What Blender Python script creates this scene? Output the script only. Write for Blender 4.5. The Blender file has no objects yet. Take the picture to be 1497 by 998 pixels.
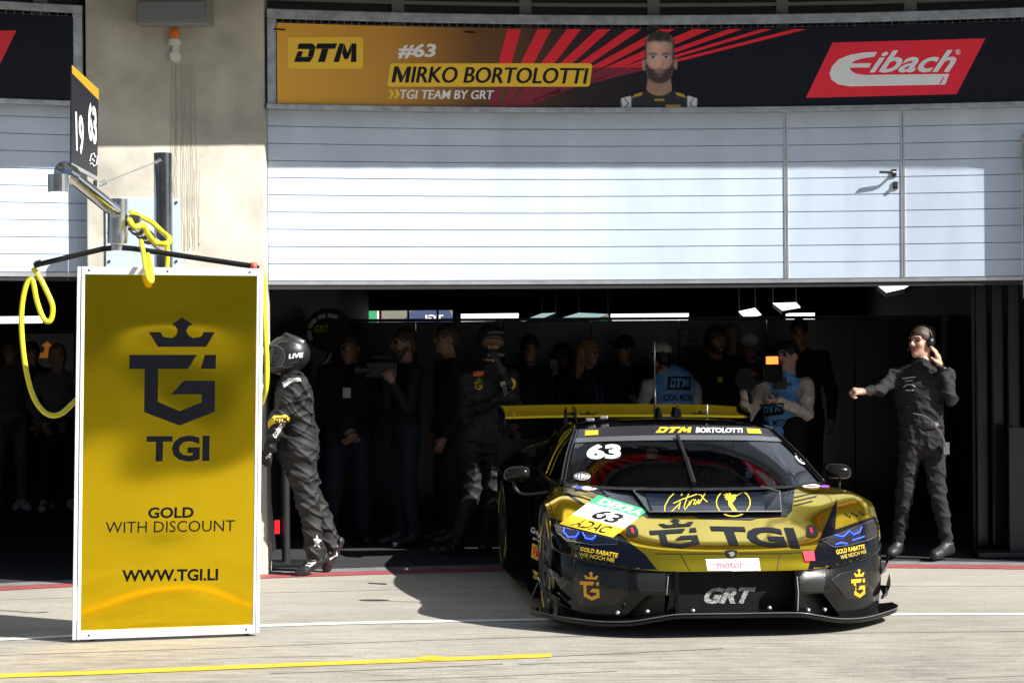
import bpy, bmesh, math, random
import numpy as np
from mathutils import Vector, Matrix
from mathutils.bvhtree import BVHTree

# ---------------------------------------------------------------- camera, sky, sun, exposure
SC = bpy.context.scene
COL = SC.collection
F_PX, CAM_H, ROLL, HOR = 3036.0, 1.68, math.radians(0.42), 500.5
W_PX, H_PX = 1497.0, 998.0
cam_d = bpy.data.cameras.new('camera')
cam_d.sensor_width = 36.0
cam_d.lens = 36.0 * F_PX / W_PX
cam_d.clip_start, cam_d.clip_end = 0.1, 3000
cam_d.shift_y = -(H_PX / 2 - HOR) / W_PX * 1.0
cam = bpy.data.objects.new('camera', cam_d)
COL.objects.link(cam)
cr, sr = math.cos(ROLL), math.sin(ROLL)
cam.matrix_world = Matrix(((cr, sr, 0, 0), (0, 0, -1, 0), (-sr, cr, 0, CAM_H), (0, 0, 0, 1)))
SC.camera = cam

SUN_FROM = Vector((1.24, -0.70, 1.12)).normalized()
SUN_EL = math.asin(SUN_FROM.z)
SUN_AZ = math.atan2(SUN_FROM.x, SUN_FROM.y)
world = bpy.data.worlds.new('World')
SC.world = world
world.use_nodes = True
wn = world.node_tree
sky = wn.nodes.new('ShaderNodeTexSky')
sky.sky_type = 'NISHITA'
sky.sun_disc = False
sky.sun_elevation = SUN_EL
sky.sun_rotation = SUN_AZ
sky.air_density, sky.dust_density, sky.ozone_density = 1.0, 1.2, 1.0
bg = wn.nodes['Background']
bg.inputs['Strength'].default_value = 0.050
wn.links.new(sky.outputs['Color'], bg.inputs['Color'])

sun_d = bpy.data.lights.new('sun', 'SUN')
sun_d.energy = 5.0
sun_d.angle = math.radians(0.5)
sun_d.color = (1.0, 0.965, 0.91)
sun = bpy.data.objects.new('sun', sun_d)
COL.objects.link(sun)
sun.rotation_euler = (-SUN_FROM).to_track_quat('-Z', 'Y').to_euler()

SC.view_settings.view_transform = 'Standard'
SC.view_settings.look = 'None'
SC.view_settings.gamma = 1.0
SC.view_settings.use_curve_mapping = False
SC.view_settings.exposure = 1.0
SC.cycles.max_bounces = 8
SC.cycles.transparent_max_bounces = 12
SC.cycles.caustics_reflective = True
SC.cycles.blur_glossy = 0.6
SC.cycles.sample_clamp_indirect = 6.0

# ---------------------------------------------------------------- helpers
CAM = Vector((0, 0, CAM_H))

def ray(px, py):
    u, v = (px - W_PX / 2) / F_PX, -(py - HOR) / F_PX
    return Vector((u * cr + v * sr, 1.0, -u * sr + v * cr))

def P(px, py, d):
    """world point seen at photo pixel px,py at depth d metres"""
    return CAM + ray(px, py) * d

def PZ(px, py, z):
    r = ray(px, py)
    return CAM + r * ((z - CAM_H) / r.z)

def yF(x):
    """line of the gently curved pit building"""
    return 15.53 - 0.0436 * (x - 1.45) ** 2

class Plane:
    def __init__(s, p, n):
        s.p, s.n = Vector(p), Vector(n).normalized()
    def hit(s, px, py):
        r = ray(px, py)
        t = (s.p - CAM).dot(s.n) / r.dot(s.n)
        return CAM + r * t, (s.n if s.n.dot(r) < 0 else -s.n)

class Facade:
    def __init__(s, off):
        s.off = off
    def hit(s, px, py):
        r = ray(px, py)
        d = 15.0
        for _ in range(12):
            d = yF(r.x * d) + s.off
        x = r.x * d
        return CAM + r * d, Vector((-0.0872 * (x - 1.45), -1, 0)).normalized()

class Surf:
    def __init__(s, *bvhs):
        s.b = bvhs
    def hit(s, px, py):
        r = ray(px, py).normalized()
        best = None
        for b in s.b:
            q = b.ray_cast(CAM, r)
            if q[0] is not None and (best is None or q[3] < best[2]):
                best = (q[0], q[1], q[3])
        if best is None:
            return None
        n = best[1]
        return best[0], (n if n.dot(r) < 0 else -n)

WM = {}

def mwm(o):
    return WM.get(o, Matrix.Identity(4)) if o is not None else Matrix.Identity(4)

def thing(name, label, cat, loc=(0, 0, 0), rotz=0.0, group=None, mat4=None):
    o = bpy.data.objects.new(name, None)
    o.empty_display_size = 0.2
    COL.objects.link(o)
    m = mat4 if mat4 is not None else Matrix.Translation(Vector(loc)) @ Matrix.Rotation(rotz, 4, 'Z')
    o.matrix_world = m
    WM[o] = m.copy()
    o['label'], o['category'] = label, cat
    if group:
        o['group'] = group
    return o

def tag(o, label, cat, group=None):
    o['label'], o['category'] = label, cat
    if group:
        o['group'] = group
    return o

def struct(o):
    o['kind'] = 'structure'
    return o

def mesh_obj(name, verts, faces, mats, parent=None, local=False, smooth=False, mi=None, uv=None):
    me = bpy.data.meshes.new(name)
    if parent is not None and not local:
        inv = mwm(parent).inverted()
        verts = [inv @ Vector(v) for v in verts]
    me.from_pydata([tuple(v) for v in verts], [], [tuple(f) for f in faces])
    if not isinstance(mats, (list, tuple)):
        mats = [mats]
    for m in mats:
        me.materials.append(m)
    if mi is not None:
        me.polygons.foreach_set('material_index', np.asarray(mi, dtype=np.int32))
    if smooth:
        me.polygons.foreach_set('use_smooth', [True] * len(me.polygons))
    me.update()
    o = bpy.data.objects.new(name, me)
    COL.objects.link(o)
    if parent is not None:
        o.parent = parent
        WM[o] = mwm(parent).copy()
    return o

def bevel(o, w=0.005, seg=2):
    m = o.modifiers.new('bevel', 'BEVEL')
    m.width, m.segments, m.limit_method = w, seg, 'ANGLE'
    m.angle_limit = math.radians(40)
    return o

def autosmooth(o, ang=40):
    """smooth with sharp edges above the angle"""
    bm = bmesh.new()
    bm.from_mesh(o.data)
    for f in bm.faces:
        f.smooth = True
    for e in bm.edges:
        if len(e.link_faces) == 2 and e.calc_face_angle(0) > math.radians(ang):
            e.smooth = False
    bm.to_mesh(o.data)
    bm.free()
    return o

class MB:
    def __init__(s):
        s.v, s.f, s.m = [], [], []
    def add(s, verts, faces, mi=0):
        b = len(s.v)
        s.v += [Vector(v) for v in verts]
        s.f += [tuple(i + b for i in f) for f in faces]
        s.m += [mi] * len(faces)
        return s
    def hexa(s, p, mi=0):
        """8 points: bottom 4 (ccw from above) then top 4"""
        return s.add(p, [(3, 2, 1, 0), (4, 5, 6, 7), (0, 1, 5, 4), (1, 2, 6, 5), (2, 3, 7, 6), (3, 0, 4, 7)], mi)
    def box(s, c, size, mi=0, M=None):
        x, y, z = [k / 2 for k in size]
        pts = [Vector(q) for q in ((-x, -y, -z), (x, -y, -z), (x, y, -z), (-x, y, -z), (-x, -y, z), (x, -y, z), (x, y, z), (-x, y, z))]
        if M is not None:
            pts = [M @ q for q in pts]
        return s.hexa([q + Vector(c) for q in pts], mi)
    def tube(s, pts, r, n=10, mi=0, caps=True):
        pts = [Vector(p) for p in pts]
        rs = r if isinstance(r, (list, tuple)) else [r] * len(pts)
        rings = []
        up = None
        for i, p in enumerate(pts):
            t = (pts[min(i + 1, len(pts) - 1)] - pts[max(i - 1, 0)]).normalized()
            if up is None:
                up = Vector((0, 0, 1)) if abs(t.z) < 0.9 else Vector((1, 0, 0))
            a = (up - t * up.dot(t)).normalized()
            b = t.cross(a)
            up = a
            rings.append([p + (a * math.cos(2 * math.pi * k / n) + b * math.sin(2 * math.pi * k / n)) * rs[i] for k in range(n)])
        base = [q for rg in rings for q in rg]
        fs = []
        for i in range(len(rings) - 1):
            for k in range(n):
                a0, b0 = i * n + k, i * n + (k + 1) % n
                fs.append((a0, b0, b0 + n, a0 + n))
        if caps:
            fs.append(tuple(range(n - 1, -1, -1)))
            fs.append(tuple((len(rings) - 1) * n + k for k in range(n)))
        return s.add(base, fs, mi)
    def lathe(s, prof, n=24, M=None, mi=0):
        """prof: (r, h) along local z"""
        vs, fs = [], []
        for r, h in prof:
            for k in range(n):
                a = 2 * math.pi * k / n
                vs.append(Vector((r * math.cos(a), r * math.sin(a), h)))
        for i in range(len(prof) - 1):
            for k in range(n):
                a0, b0 = i * n + k, i * n + (k + 1) % n
                fs.append((a0, b0, b0 + n, a0 + n))
        if M is not None:
            vs = [M @ v for v in vs]
        return s.add(vs, fs, mi)
    def grid(s, pts, mi=0, flip=False):
        """pts[i][j]"""
        ni, nj = len(pts), len(pts[0])
        vs = [q for row in pts for q in row]
        fs = []
        for i in range(ni - 1):
            for j in range(nj - 1):
                q = (i * nj + j, i * nj + j + 1, (i + 1) * nj + j + 1, (i + 1) * nj + j)
                fs.append(q[::-1] if flip else q)
        return s.add(vs, fs, mi)
    def prism(s, pts, off, mi=0):
        """planar polygon pts extruded by vector off"""
        n = len(pts)
        pts = [Vector(p) for p in pts]
        off = Vector(off)
        vs = pts + [p + off for p in pts]
        fs = [tuple(range(n - 1, -1, -1)), tuple(range(n, 2 * n))]
        for i in range(n):
            j = (i + 1) % n
            fs.append((i, j, j + n, i + n))
        return s.add(vs, fs, mi)
    def build(s, name, mats, parent=None, local=False, smooth=False):
        return mesh_obj(name, s.v, s.f, mats, parent, local, smooth, s.m)
    def bvh(s, M=None):
        vs = [(M @ v) if M is not None else v for v in s.v]
        return BVHTree.FromPolygons([tuple(v) for v in vs], s.f)

def cr_interp(p, t):
    """Catmull-Rom through list of vectors, t in 0..len-1"""
    n = len(p)
    i = min(int(t), n - 2)
    u = t - i
    p1, p2 = p[i], p[i + 1]
    p0 = p[i - 1] if i > 0 else p1 * 2 - p2
    p3 = p[i + 2] if i + 2 < n else p2 * 2 - p1
    return 0.5 * ((2 * p1) + (p2 - p0) * u + (2 * p0 - 5 * p1 + 4 * p2 - p3) * u * u + (3 * p1 - p0 - 3 * p2 + p3) * u ** 3)

def curve(pts, n):
    pts = [Vector(q) for q in pts]
    return [cr_interp(pts, (len(pts) - 1) * k / n) for k in range(n + 1)]

def surf_grid(ctrl, ni, nj):
    rows = [[Vector(q) for q in r] for r in ctrl]
    dense = [[cr_interp(r, (len(r) - 1) * j / nj) for j in range(nj + 1)] for r in rows]
    out = []
    for i in range(ni + 1):
        t = (len(rows) - 1) * i / ni
        out.append([cr_interp([dense[k][j] for k in range(len(rows))], t) for j in range(nj + 1)])
    return out

def surf_eval(ctrl, u, v):
    rows = [[Vector(q) for q in r] for r in ctrl]
    col = [cr_interp(r, (len(r) - 1) * v) for r in rows]
    return cr_interp(col, (len(rows) - 1) * u)

def mirx(grid):
    return [[Vector((-q.x, q.y, q.z)) for q in r] for r in grid]

# ---------------------------------------------------------------- flat lettering and marks
_txt = {}

def text2d(s, bold=0.0, shear=0.0, spacing=1.0):
    key = (s, bold, shear, spacing)
    if key in _txt:
        return _txt[key]
    cu = bpy.data.curves.new('t', 'FONT')
    cu.body, cu.offset, cu.shear, cu.space_character = s, bold, shear, spacing
    cu.resolution_u = 3
    cu.fill_mode = 'FRONT'
    o = bpy.data.objects.new('t', cu)
    COL.objects.link(o)
    dg = bpy.context.evaluated_depsgraph_get()
    me = o.evaluated_get(dg).to_mesh()
    vs = [(v.co.x, v.co.y) for v in me.vertices]
    fs = [tuple(p.vertices) for p in me.polygons]
    o.evaluated_get(dg).to_mesh_clear()
    bpy.data.objects.remove(o)
    bpy.data.curves.remove(cu)
    xs, ys = [v[0] for v in vs], [v[1] for v in vs]
    x0, x1, y0, y1 = min(xs), max(xs), min(ys), max(ys)
    vs = [((x - x0) / (x1 - x0), 1 - (y - y0) / (y1 - y0)) for x, y in vs]
    _txt[key] = (vs, fs)
    return _txt[key]

def polys2d(polys, norm=True):
    vs, fs = [], []
    for p in polys:
        b = len(vs)
        vs += list(p)
        fs.append(tuple(range(b, b + len(p))))
    if norm:
        xs, ys = [v[0] for v in vs], [v[1] for v in vs]
        x0, x1, y0, y1 = min(xs), max(xs), min(ys), max(ys)
        vs = [((x - x0) / (x1 - x0), (y - y0) / (y1 - y0)) for x, y in vs]
    return vs, fs

def stroke2d(lines, w, closed=False):
    """polylines (pixel coords) to ribbons"""
    polys = []
    for ln in lines:
        L = [Vector((a[0], a[1])) for a in ln]
        ws = [(a[2] if len(a) > 2 else w) for a in ln]
        left, right = [], []
        n = len(L)
        for i in range(n):
            a = L[(i - 1) % n] if (closed or i > 0) else L[i]
            b = L[(i + 1) % n] if (closed or i < n - 1) else L[i]
            t = (b - a).normalized()
            nn = Vector((-t.y, t.x)) * ws[i] / 2
            left.append(L[i] + nn)
            right.append(L[i] - nn)
        for i in range(n if closed else n - 1):
            j = (i + 1) % n
            polys.append([tuple(left[i]), tuple(left[j]), tuple(right[j]), tuple(right[i])])
    return polys2d(polys, False)

def ring2d(cx, cy, rx, ry, w, n=28, a0=0, a1=360):
    polys = []
    for k in range(n):
        t0, t1 = [math.radians(a0 + (a1 - a0) * q / n) for q in (k, k + 1)]
        polys.append([(cx + rx * math.cos(t0), cy + ry * math.sin(t0)), (cx + rx * math.cos(t1), cy + ry * math.sin(t1)),
                      (cx + (rx - w) * math.cos(t1), cy + (ry - w) * math.sin(t1)), (cx + (rx - w) * math.cos(t0), cy + (ry - w) * math.sin(t0))])
    return polys2d(polys, False)

def ell2d(cx, cy, rx, ry, n=24):
    return [(cx + rx * math.cos(2 * math.pi * k / n), cy + ry * math.sin(2 * math.pi * k / n)) for k in range(n)]

def quad_map(g, q):
    """unit geometry (y down) into pixel quad TL TR BR BL"""
    (ax, ay), (bx, by), (cx, cy), (dx, dy) = q
    vs = []
    for u, v in g[0]:
        vs.append(((1 - v) * ((1 - u) * ax + u * bx) + v * ((1 - u) * dx + u * cx),
                   (1 - v) * ((1 - u) * ay + u * by) + v * ((1 - u) * dy + u * cy)))
    return vs, g[1]

def rect(x0, y0, x1, y1):
    return [(x0, y0), (x1, y0), (x1, y1), (x0, y1)]

def merge(*gs):
    vs, fs = [], []
    for g in gs:
        b = len(vs)
        vs += list(g[0])
        fs += [tuple(i + b for i in f) for f in g[1]]
    return vs, fs

def decal(name, g, surf, off, mat, parent=None, cell=0, label=None):
    """g in pixel coords laid onto a real surface; cell = subdivision in pixels"""
    bm = bmesh.new()
    bv = [bm.verts.new((x, y, 0)) for x, y in g[0]]
    for f in g[1]:
        try:
            bm.faces.new([bv[i] for i in f])
        except ValueError:
            pass
    if cell:
        bm.normal_update()
        bmesh.ops.triangulate(bm, faces=[f for f in bm.faces if len(f.verts) > 4], quad_method='BEAUTY', ngon_method='EAR_CLIP')
        xs, ys = [v.co.x for v in bm.verts], [v.co.y for v in bm.verts]
        for ax, lo, hi in ((0, min(xs), max(xs)), (1, min(ys), max(ys))):
            k = lo + cell * 0.63
            while k < hi:
                co, no = [0, 0, 0], [0, 0, 0]
                co[ax], no[ax] = k, 1
                bmesh.ops.bisect_plane(bm, geom=bm.verts[:] + bm.edges[:] + bm.faces[:], dist=1e-5, plane_co=co, plane_no=no)
                k += cell
    dead = []
    for v in bm.verts:
        h = surf.hit(v.co.x, v.co.y)
        if h is None:
            dead.append(v)
        else:
            v.co = h[0] + h[1] * off
    bmesh.ops.delete(bm, geom=dead, context='VERTS')
    bm.verts.index_update()
    vs = [v.co.copy() for v in bm.verts]
    fs = [[v.index for v in f.verts] for f in bm.faces]
    bm.free()
    # turn faces to the viewer
    out = []
    for f in fs:
        a, b, c = vs[f[0]], vs[f[1]], vs[f[2]]
        n = (b - a).cross(c - a)
        out.append(f if n.dot(a - CAM) < 0 else f[::-1])
    o = mesh_obj(name, vs, out, mat, parent)
    if label:
        o['label'] = label
    return o

CROWN = [(373, 181), (402, 181), (410, 193), (432, 196), (443, 188), (446, 176), (440, 166), (430, 162), (457, 144), (484, 162), (474, 166), (468, 176), (472, 188), (484, 196), (505, 193), (512, 181), (540, 181), (518, 218), (397, 218)]
TGMARK = [(325, 238), (495, 238), (473, 273), (398, 273), (398, 355), (453, 379), (508, 357), (508, 337), (430, 337), (463, 303), (541, 303), (541, 381), (453, 415), (364, 381), (364, 273), (325, 273)]
TDOT = [(515, 238), (543, 238), (543, 273), (505, 273)]
LOGO = polys2d([CROWN, TGMARK, TDOT])
DTM = polys2d([
    [(160, 183), (216, 183), (232, 196), (229, 207), (153, 207)], [(205, 207.5), (229, 207.5), (221, 240), (197, 240)],
    [(197, 240.5), (221, 240.5), (206, 262), (140, 262), (146, 240.5)], [(156, 216), (178, 216), (170, 240), (146, 240)],
    [(238, 183), (322, 183), (314, 206), (232, 206)], [(258, 206.5), (286, 206.5), (270, 262), (240, 262)],
    [(332, 183), (352, 183), (330, 262), (306, 262)], [(353, 184), (366, 222), (382, 184), (382.5, 217), (368, 250), (352, 250), (343, 222)],
    [(383, 183), (404, 183), (404, 262), (380, 262), (383, 217)]])

# ---------------------------------------------------------------- materials
def nmat(name, col, rough=0.5, metal=0.0, **kw):
    m = bpy.data.materials.new(name)
    m.use_nodes = True
    b = m.node_tree.nodes['Principled BSDF']
    b.inputs['Base Color'].default_value = (*col, 1)
    b.inputs['Roughness'].default_value = rough
    b.inputs['Metallic'].default_value = metal
    for k, v in kw.items():
        b.inputs[k.replace('_', ' ')].default_value = v
    return m

def noisy(m, scale=5.0, lo=0.85, hi=1.15, detail=6, rough_amt=0.0, bump=0.0, stretch=(1, 1, 1), bump_scale=None):
    """multiply base colour by noise and optionally bump"""
    nt = m.node_tree
    b = nt.nodes['Principled BSDF']
    col = tuple(b.inputs['Base Color'].default_value)
    tc = nt.nodes.new('ShaderNodeTexCoord')
    mp = nt.nodes.new('ShaderNodeMapping')
    mp.inputs['Scale'].default_value = stretch
    nt.links.new(tc.outputs['Object'], mp.inputs['Vector'])
    nz = nt.nodes.new('ShaderNodeTexNoise')
    nz.inputs['Scale'].default_value = scale
    nz.inputs['Detail'].default_value = detail
    nt.links.new(mp.outputs['Vector'], nz.inputs['Vector'])
    rp = nt.nodes.new('ShaderNodeMapRange')
    rp.inputs['From Min'].default_value, rp.inputs['From Max'].default_value = 0.3, 0.7
    rp.inputs['To Min'].default_value, rp.inputs['To Max'].default_value = lo, hi
    nt.links.new(nz.outputs['Fac'], rp.inputs['Value'])
    mx = nt.nodes.new('ShaderNodeMix')
    mx.data_type, mx.blend_type = 'RGBA', 'MULTIPLY'
    mx.inputs[0].default_value = 1
    mx.inputs[6].default_value = col
    nt.links.new(rp.outputs['Result'], mx.inputs[7])
    nt.links.new(mx.outputs[2], b.inputs['Base Color'])
    if rough_amt:
        r0 = b.inputs['Roughness'].default_value
        rr = nt.nodes.new('ShaderNodeMapRange')
        rr.inputs['From Min'].default_value, rr.inputs['From Max'].default_value = 0.3, 0.7
        rr.inputs['To Min'].default_value, rr.inputs['To Max'].default_value = max(0, r0 - rough_amt), min(1, r0 + rough_amt)
        nt.links.new(nz.outputs['Fac'], rr.inputs['Value'])
        nt.links.new(rr.outputs['Result'], b.inputs['Roughness'])
    if bump:
        bp = nt.nodes.new('ShaderNodeBump')
        bp.inputs['Strength'].default_value = bump
        bp.inputs['Distance'].default_value = 0.01
        src = nz
        if bump_scale:
            src = nt.nodes.new('ShaderNodeTexNoise')
            src.inputs['Scale'].default_value = bump_scale
            src.inputs['Detail'].default_value = 4
            nt.links.new(mp.outputs['Vector'], src.inputs['Vector'])
        nt.links.new(src.outputs['Fac'], bp.inputs['Height'])
        nt.links.new(bp.outputs['Normal'], b.inputs['Normal'])
    return m

def emis(name, col, st):
    m = nmat(name, (0.02, 0.02, 0.02), 0.4)
    b = m.node_tree.nodes['Principled BSDF']
    b.inputs['Emission Color'].default_value = (*col, 1)
    b.inputs['Emission Strength'].default_value = st
    return m

M_ = {}
M_['concrete'] = noisy(nmat('pillar_concrete', (0.50, 0.475, 0.405), 0.85), 2.6, 0.62, 1.12, 12, bump=0.25, bump_scale=30)
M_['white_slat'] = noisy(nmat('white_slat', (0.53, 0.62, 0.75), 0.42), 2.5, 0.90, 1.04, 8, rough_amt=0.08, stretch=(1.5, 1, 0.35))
M_['white'] = nmat('white_print', (0.86, 0.86, 0.86), 0.5)
M_['offwhite'] = nmat('off_white', (0.62, 0.61, 0.58), 0.6)
M_['black'] = nmat('black_print', (0.010, 0.010, 0.013), 0.45, 0, Specular_IOR_Level=0.25)
M_['navy'] = nmat('navy_print', (0.006, 0.007, 0.014), 0.45, 0, Specular_IOR_Level=0.2)
M_['alu'] = noisy(nmat('aluminium', (0.72, 0.73, 0.75), 0.35, 0.9), 8, 0.85, 1.1)
M_['alu_white'] = nmat('anodised_frame', (0.72, 0.73, 0.75), 0.4, 0.25)
M_['galv'] = noisy(nmat('galvanised_steel', (0.42, 0.44, 0.46), 0.45, 0.8), 14, 0.7, 1.2)
M_['chrome'] = noisy(nmat('polished_steel', (0.62, 0.63, 0.65), 0.22, 1.0), 6, 0.9, 1.08, rough_amt=0.06)
M_['dark_steel'] = nmat('dark_steel', (0.05, 0.05, 0.055), 0.4, 0.6)
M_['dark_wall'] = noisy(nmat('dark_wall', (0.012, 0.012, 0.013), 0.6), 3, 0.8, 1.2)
M_['black_panel'] = nmat('black_gloss_panel', (0.008, 0.008, 0.009), 0.22)
M_['carpet'] = noisy(nmat('garage_carpet', (0.020, 0.020, 0.021), 0.95), 6, 0.7, 1.3, bump=0.3, bump_scale=200)
M_['gold'] = nmat('gold_chrome_wrap', (0.90, 0.64, 0.035), 0.07, 0.96)
M_['gold_satin'] = nmat('gold_satin_wrap', (0.42, 0.31, 0.012), 0.16, 0.88)
M_['gold_dark'] = nmat('gold_tinted_film', (0.86, 0.60, 0.015), 0.09, 1.0)
M_['gold_flat'] = nmat('gold_vinyl', (0.70, 0.40, 0.015), 0.35, 0.3)
M_['gloss_black'] = nmat('gloss_black_paint', (0.003, 0.003, 0.004), 0.08, 0.0, Specular_IOR_Level=0.3)
M_['rubber'] = nmat('tyre_rubber', (0.018, 0.018, 0.018), 0.75)
M_['plastic_black'] = nmat('black_plastic', (0.007, 0.007, 0.0075), 0.4, 0, Specular_IOR_Level=0.35)
M_['yellow'] = nmat('yellow_print', (0.78, 0.52, 0.03), 0.5)
M_['hose_yellow'] = nmat('yellow_hose', (0.78, 0.70, 0.03), 0.35)
M_['red'] = nmat('red_print', (0.72, 0.015, 0.03), 0.5)
M_['green'] = nmat('green_print', (0.05, 0.42, 0.17), 0.5)
M_['orange'] = nmat('orange_lens', (0.75, 0.16, 0.01), 0.25)
M_['tan_skin'] = nmat('skin', (0.52, 0.29, 0.20), 0.5, 0, Subsurface_Weight=0.05)

def carbon():
    m = nmat('carbon_weave', (0.02, 0.02, 0.021), 0.13, 0, Specular_IOR_Level=0.28)
    nt = m.node_tree
    b = nt.nodes['Principled BSDF']
    tc = nt.nodes.new('ShaderNodeTexCoord')
    mp = nt.nodes.new('ShaderNodeMapping')
    mp.inputs['Rotation'].default_value = (0.0, math.radians(45), 0.0)
    nt.links.new(tc.outputs['Object'], mp.inputs['Vector'])
    wv = nt.nodes.new('ShaderNodeTexWave')
    wv.inputs['Scale'].default_value = 38
    wv.inputs['Distortion'].default_value = 0.4
    nt.links.new(mp.outputs['Vector'], wv.inputs['Vector'])
    cp = nt.nodes.new('ShaderNodeValToRGB')
    cp.color_ramp.elements[0].position = 0.35
    cp.color_ramp.elements[0].color = (0.002, 0.002, 0.002, 1)
    cp.color_ramp.elements[1].position = 0.7
    cp.color_ramp.elements[1].color = (0.009, 0.009, 0.009, 1)
    nt.links.new(wv.outputs['Fac'], cp.inputs['Fac'])
    nt.links.new(cp.outputs['Color'], b.inputs['Base Color'])
    return m
M_['carbon'] = carbon()

def ripple(m, scale, strength, dist=0.02):
    """gentle waviness of a stretched film or wrap"""
    nt = m.node_tree
    b = nt.nodes['Principled BSDF']
    tc = nt.nodes.new('ShaderNodeTexCoord')
    nz = nt.nodes.new('ShaderNodeTexNoise')
    nz.inputs['Scale'].default_value = scale
    nz.inputs['Detail'].default_value = 1.0
    nt.links.new(tc.outputs['Object'], nz.inputs['Vector'])
    bp = nt.nodes.new('ShaderNodeBump')
    bp.inputs['Strength'].default_value = strength
    bp.inputs['Distance'].default_value = dist
    nt.links.new(nz.outputs['Fac'], bp.inputs['Height'])
    nt.links.new(bp.outputs['Normal'], b.inputs['Normal'])
ripple(M_['gold_dark'], 1.3, 0.3, 0.03)
# ---------------------------------------------------------------- ground
def ground_mat():
    m = nmat('pit_lane_concrete', (0.385, 0.36, 0.305), 0.85)
    nt = m.node_tree
    b = nt.nodes['Principled BSDF']
    tc = nt.nodes.new('ShaderNodeTexCoord')
    def noise(scale, stretch, detail=6, rough=0.55):
        mp = nt.nodes.new('ShaderNodeMapping')
        mp.inputs['Scale'].default_value = stretch
        nt.links.new(tc.outputs['Object'], mp.inputs['Vector'])
        n = nt.nodes.new('ShaderNodeTexNoise')
        n.inputs['Scale'].default_value, n.inputs['Detail'].default_value = scale, detail
        n.inputs['Roughness'].default_value = rough
        nt.links.new(mp.outputs['Vector'], n.inputs['Vector'])
        return n.outputs['Fac']
    def rng(s, a, c, lo, hi):
        r = nt.nodes.new('ShaderNodeMapRange')
        for k, v in (('From Min', a), ('From Max', c), ('To Min', lo), ('To Max', hi)):
            r.inputs[k].default_value = v
        nt.links.new(s, r.inputs['Value'])
        return r.outputs['Result']
    def mul(a, c):
        q = nt.nodes.new('ShaderNodeMath')
        q.operation = 'MULTIPLY'
        nt.links.new(a, q.inputs[0])
        nt.links.new(c, q.inputs[1])
        return q.outputs[0]
    v = mul(rng(noise(0.6, (1, 1, 1), 8), 0.3, 0.7, 0.84, 1.10), rng(noise(1.6, (0.5, 2.2, 1), 7, 0.68), 0.35, 0.62, 0.86, 1.06))
    v = mul(v, rng(noise(14, (0.7, 1.6, 1), 6, 0.75), 0.3, 0.65, 0.86, 1.08))
    v = mul(v, rng(noise(55, (1, 1, 1), 5, 0.8), 0.3, 0.7, 0.70, 1.20))
    # scuffed rubber, only towards the driving line
    sp = nt.nodes.new('ShaderNodeSeparateXYZ')
    nt.links.new(tc.outputs['Object'], sp.inputs['Vector'])
    scuff = rng(noise(9, (0.25, 2.6, 1), 10, 0.82), 0.47, 0.60, 0.0, 1.0)
    near = rng(sp.outputs['Y'], 13.2, 10.9, 0.14, 1.0)
    q = mul(scuff, near)
    v = mul(v, rng(q, 0.0, 1.0, 1.0, 0.48))
    v = mul(v, rng(noise(0.9, (0.6, 1.4, 1), 9, 0.8), 0.56, 0.70, 1.0, 0.80))
    mx = nt.nodes.new('ShaderNodeMix')
    mx.data_type, mx.blend_type = 'RGBA', 'MULTIPLY'
    mx.inputs[0].default_value = 1
    mx.inputs[6].default_value = (0.385, 0.36, 0.305, 1)
    nt.links.new(v, mx.inputs[7])
    nt.links.new(mx.outputs[2], b.inputs['Base Color'])
    bp = nt.nodes.new('ShaderNodeBump')
    bp.inputs['Strength'].default_value, bp.inputs['Distance'].default_value = 0.35, 0.004
    nt.links.new(noise(45, (1, 1, 1), 5, 0.7), bp.inputs['Height'])
    nt.links.new(bp.outputs['Normal'], b.inputs['Normal'])
    return m
M_['ground'] = ground_mat()
g = MB()
g.add([(-1500, -1500, 0), (1500, -1500, 0), (1500, 1500, 0), (-1500, 1500, 0)], [(0, 1, 2, 3)])
struct(g.build('pit_lane_ground', M_['ground']))

M_['asphalt'] = noisy(nmat('track_asphalt', (0.055, 0.055, 0.057), 0.9), 3, 0.8, 1.2)
g = MB(); g.add([(-400, -30, 0.004), (400, -30, 0.004), (400, -9, 0.004), (-400, -9, 0.004)], [(0, 1, 2, 3)])
struct(g.build('race_track', M_['asphalt']))
g = MB(); g.box((0, -6.3, 0.5), (160, 0.3, 1.0))
bevel(tag(g.build('pit_wall', noisy(nmat('painted_wall', (0.72, 0.71, 0.68), .7), 2, .8, 1.1)), 'low concrete pit wall on the far side of the pit lane', 'wall'), 0.02)
gs_ = thing('grandstand', 'dark roofed grandstand beyond the race track', 'grandstand', (0, -60, 0))
g = MB()
for k in range(14):
    g.box((10, -46 - k * 1.0, 0.9 + k * 0.62), (150, 1.02, 1.8 + k * 1.24))
g.build('seating', noisy(nmat('stand_seats', (0.55, 0.54, 0.52), 0.7), 1.5, 0.7, 1.2), gs_)
g = MB()
g.box((10, -57, 17), (156, 12, 0.6))
for k in range(9):
    g.box((-62 + k * 18, -61, 8.4), (0.6, 0.6, 16.6))
g.build('roof', nmat('stand_roof', (0.10, 0.10, 0.11), 0.6), gs_)
g = MB()
hp_ = [[(x, -170 - 40 * k, (0, 16, 34, 40)[k] * (1 + .25 * math.sin(x * .013 + k) + .12 * math.sin(x * .041))) for x in range(-900, 901, 30)] for k in range(4)]
g.grid(hp_)
struct(g.build('hills', noisy(nmat('wooded_hill', (0.035, 0.055, 0.025), 0.95), 0.2, 0.6, 1.4), smooth=True))

XS = lambda x0, x1, n: [x0 + (x1 - x0) * k / n for k in range(n + 1)]

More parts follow.
